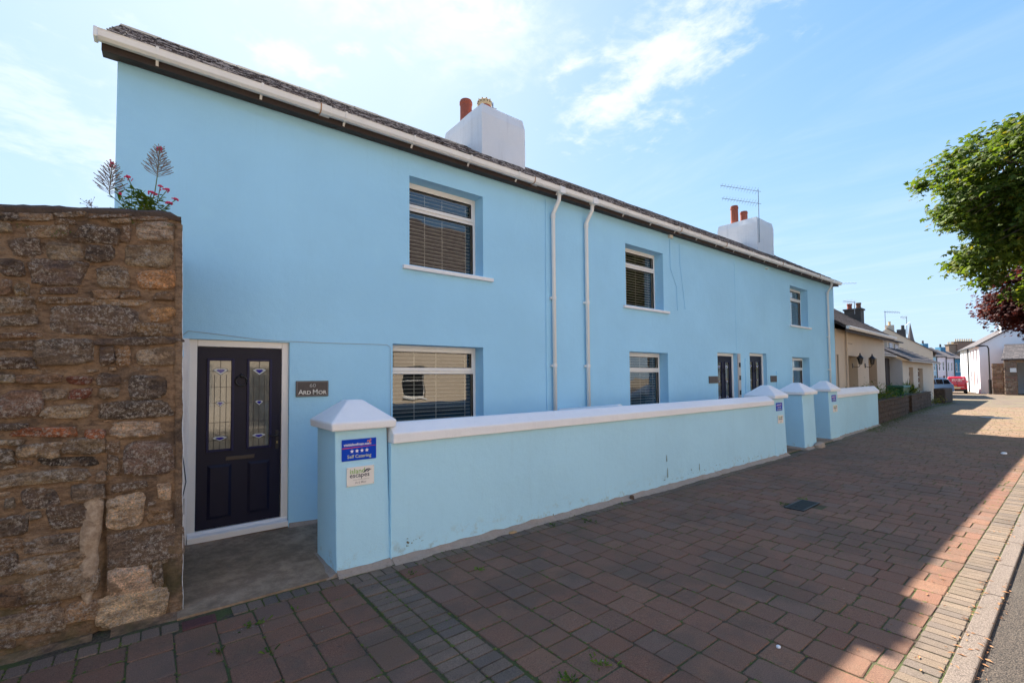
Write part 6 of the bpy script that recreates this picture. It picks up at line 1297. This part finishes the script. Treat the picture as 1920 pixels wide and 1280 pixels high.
r_.build('roof', 'slate2', OP)
# ================================================================== trees
def tree(name, label, base, trunk_h, centre, rad, nclu, nleaf, L, mat, seed, extra=(), group='trees overhanging the street', r0=.22, flat=.55):
    t = thing(name, label, 'tree', (*base, 0), group); rr = random.Random(seed); br = MB(); cr = MB()
    C0 = Vector(centre); fork = Vector((base[0], base[1], trunk_h)); br.tube([(base[0], base[1], -.02), (base[0]+.05, base[1], trunk_h*.5), fork], [r0*1.2, r0, r0*.8], 10)
    cl_ = []
    for i in range(nclu):
        while True:
            v_ = Vector((rr.gauss(0, 1), rr.gauss(0, 1), rr.gauss(0, 1))).normalized(); k = rr.random()**.45
            lob = 1+.28*noise.noise(v_*1.7+Vector((seed, 0, 0)))
            p = Vector((v_.x*rad[0]*k*lob, v_.y*rad[1]*k*lob, v_.z*rad[2]*k*lob))
            if noise.noise((C0+p)*.55+Vector((seed*2, 0, 0))) > -.30: break
        cl_.append(C0+p)
    cl_ += [Vector(e) for e in extra]
    limbs = []
    for k in range(9):
        a = k*2.4+seed; e = C0+Vector((rad[0]*.5*math.cos(a), rad[1]*.5*math.sin(a), rad[2]*rr.uniform(-.5, .55))); m_ = fork.lerp(e, .5)+Vector((0, 0, .15)); br.tube([fork, m_, e], [r0*.5, r0*.33, r0*.16], 6); limbs += [m_, e, fork.lerp(m_, .6), m_.lerp(e, .5)]
    for c in cl_:
        l_ = min(limbs, key=lambda q_: (q_-c).length); mid = l_.lerp(c, .55)+Vector((0, 0, .12)); br.tube([l_, mid, c], [r0*.13, r0*.08, r0*.03], 4, False)
        s_ = rr.uniform(.7, 1.25); out_ = (c-C0).normalized()
        for j in range(nleaf):
            d_ = Vector((rr.gauss(0, .21), rr.gauss(0, .21), rr.gauss(0, .21*flat)))*s_; p = c+d_+out_*rr.uniform(-.1, .15)
            nrm = (Vector((0, 0, 1))+Vector((rr.gauss(0, .5), rr.gauss(0, .5), rr.gauss(0, .3)))+out_*.5).normalized(); ax = nrm.cross(Vector((rr.gauss(0, 1), rr.gauss(0, 1), rr.gauss(0, 1)))).normalized(); sx = nrm.cross(ax); l = L*rr.uniform(.65, 1.25); dr_ = nrm*(-l*.16)
            # a lobed leaf: three points forward, two at the sides, drooping
            cr.add([p-ax*l*.45, p-ax*l*.20+sx*l*.42+dr_, p+ax*l*.02+sx*l*.16, p+ax*l*.22+sx*l*.40+dr_, p+ax*l*.18+sx*l*.10, p+ax*l*.62+dr_*1.2, p+ax*l*.18-sx*l*.10, p+ax*l*.22-sx*l*.40+dr_, p+ax*l*.02-sx*l*.16, p-ax*l*.20-sx*l*.42+dr_],
                   [(0, 1, 2), (2, 3, 4), (4, 5, 6), (6, 7, 8), (8, 9, 0), (0, 2, 4, 6, 8)])
    br.build('trunk', 'bark', t, smooth=True); cr.build('crown', mat, t); return t
tree('maple_tree', 'big green maple whose crown reaches in from the right edge against the sky', (18.9, -6.6), 3.0, (18.35, -5.70, 6.30), (2.9, 2.7, 2.5), 330, 74, .19, 'leaf', 3,
     extra=((16.15, -4.05, 7.0), (15.95, -3.95, 6.05), (15.9, -3.85, 5.7), (16.1, -4.0, 6.15), (16.45, -4.25, 4.9), (16.7, -4.4, 4.7), (16.2, -4.1, 5.75), (16.5, -4.2, 5.6), (16.7, -4.4, 7.3), (16.9, -4.5, 5.0), (16.6, -4.3, 5.2)))
tree('copper_beech', 'dark red leaved copper tree hanging below the green maple at the right', (24.9, -6.9), 1.9, (24.5, -5.0, 4.4), (1.8, 1.6, 1.15), 190, 74, .155, 'leaf_red', 5, extra=((23.2, -4.05, 5.15), (23.45, -4.2, 5.05), (23.8, -4.4, 4.9), (24.3, -4.7, 3.35), (24.6, -4.9, 3.2), (24.2, -4.7, 3.6)))
tree('golden_shrub', 'small yellow green shrub with orange tips before the stone outbuilding', (27.0, -6.05), .9, (26.8, -5.75, 2.1), (.7, .55, .8), 40, 40, .10, 'leaf_gold', 9, r0=.08)
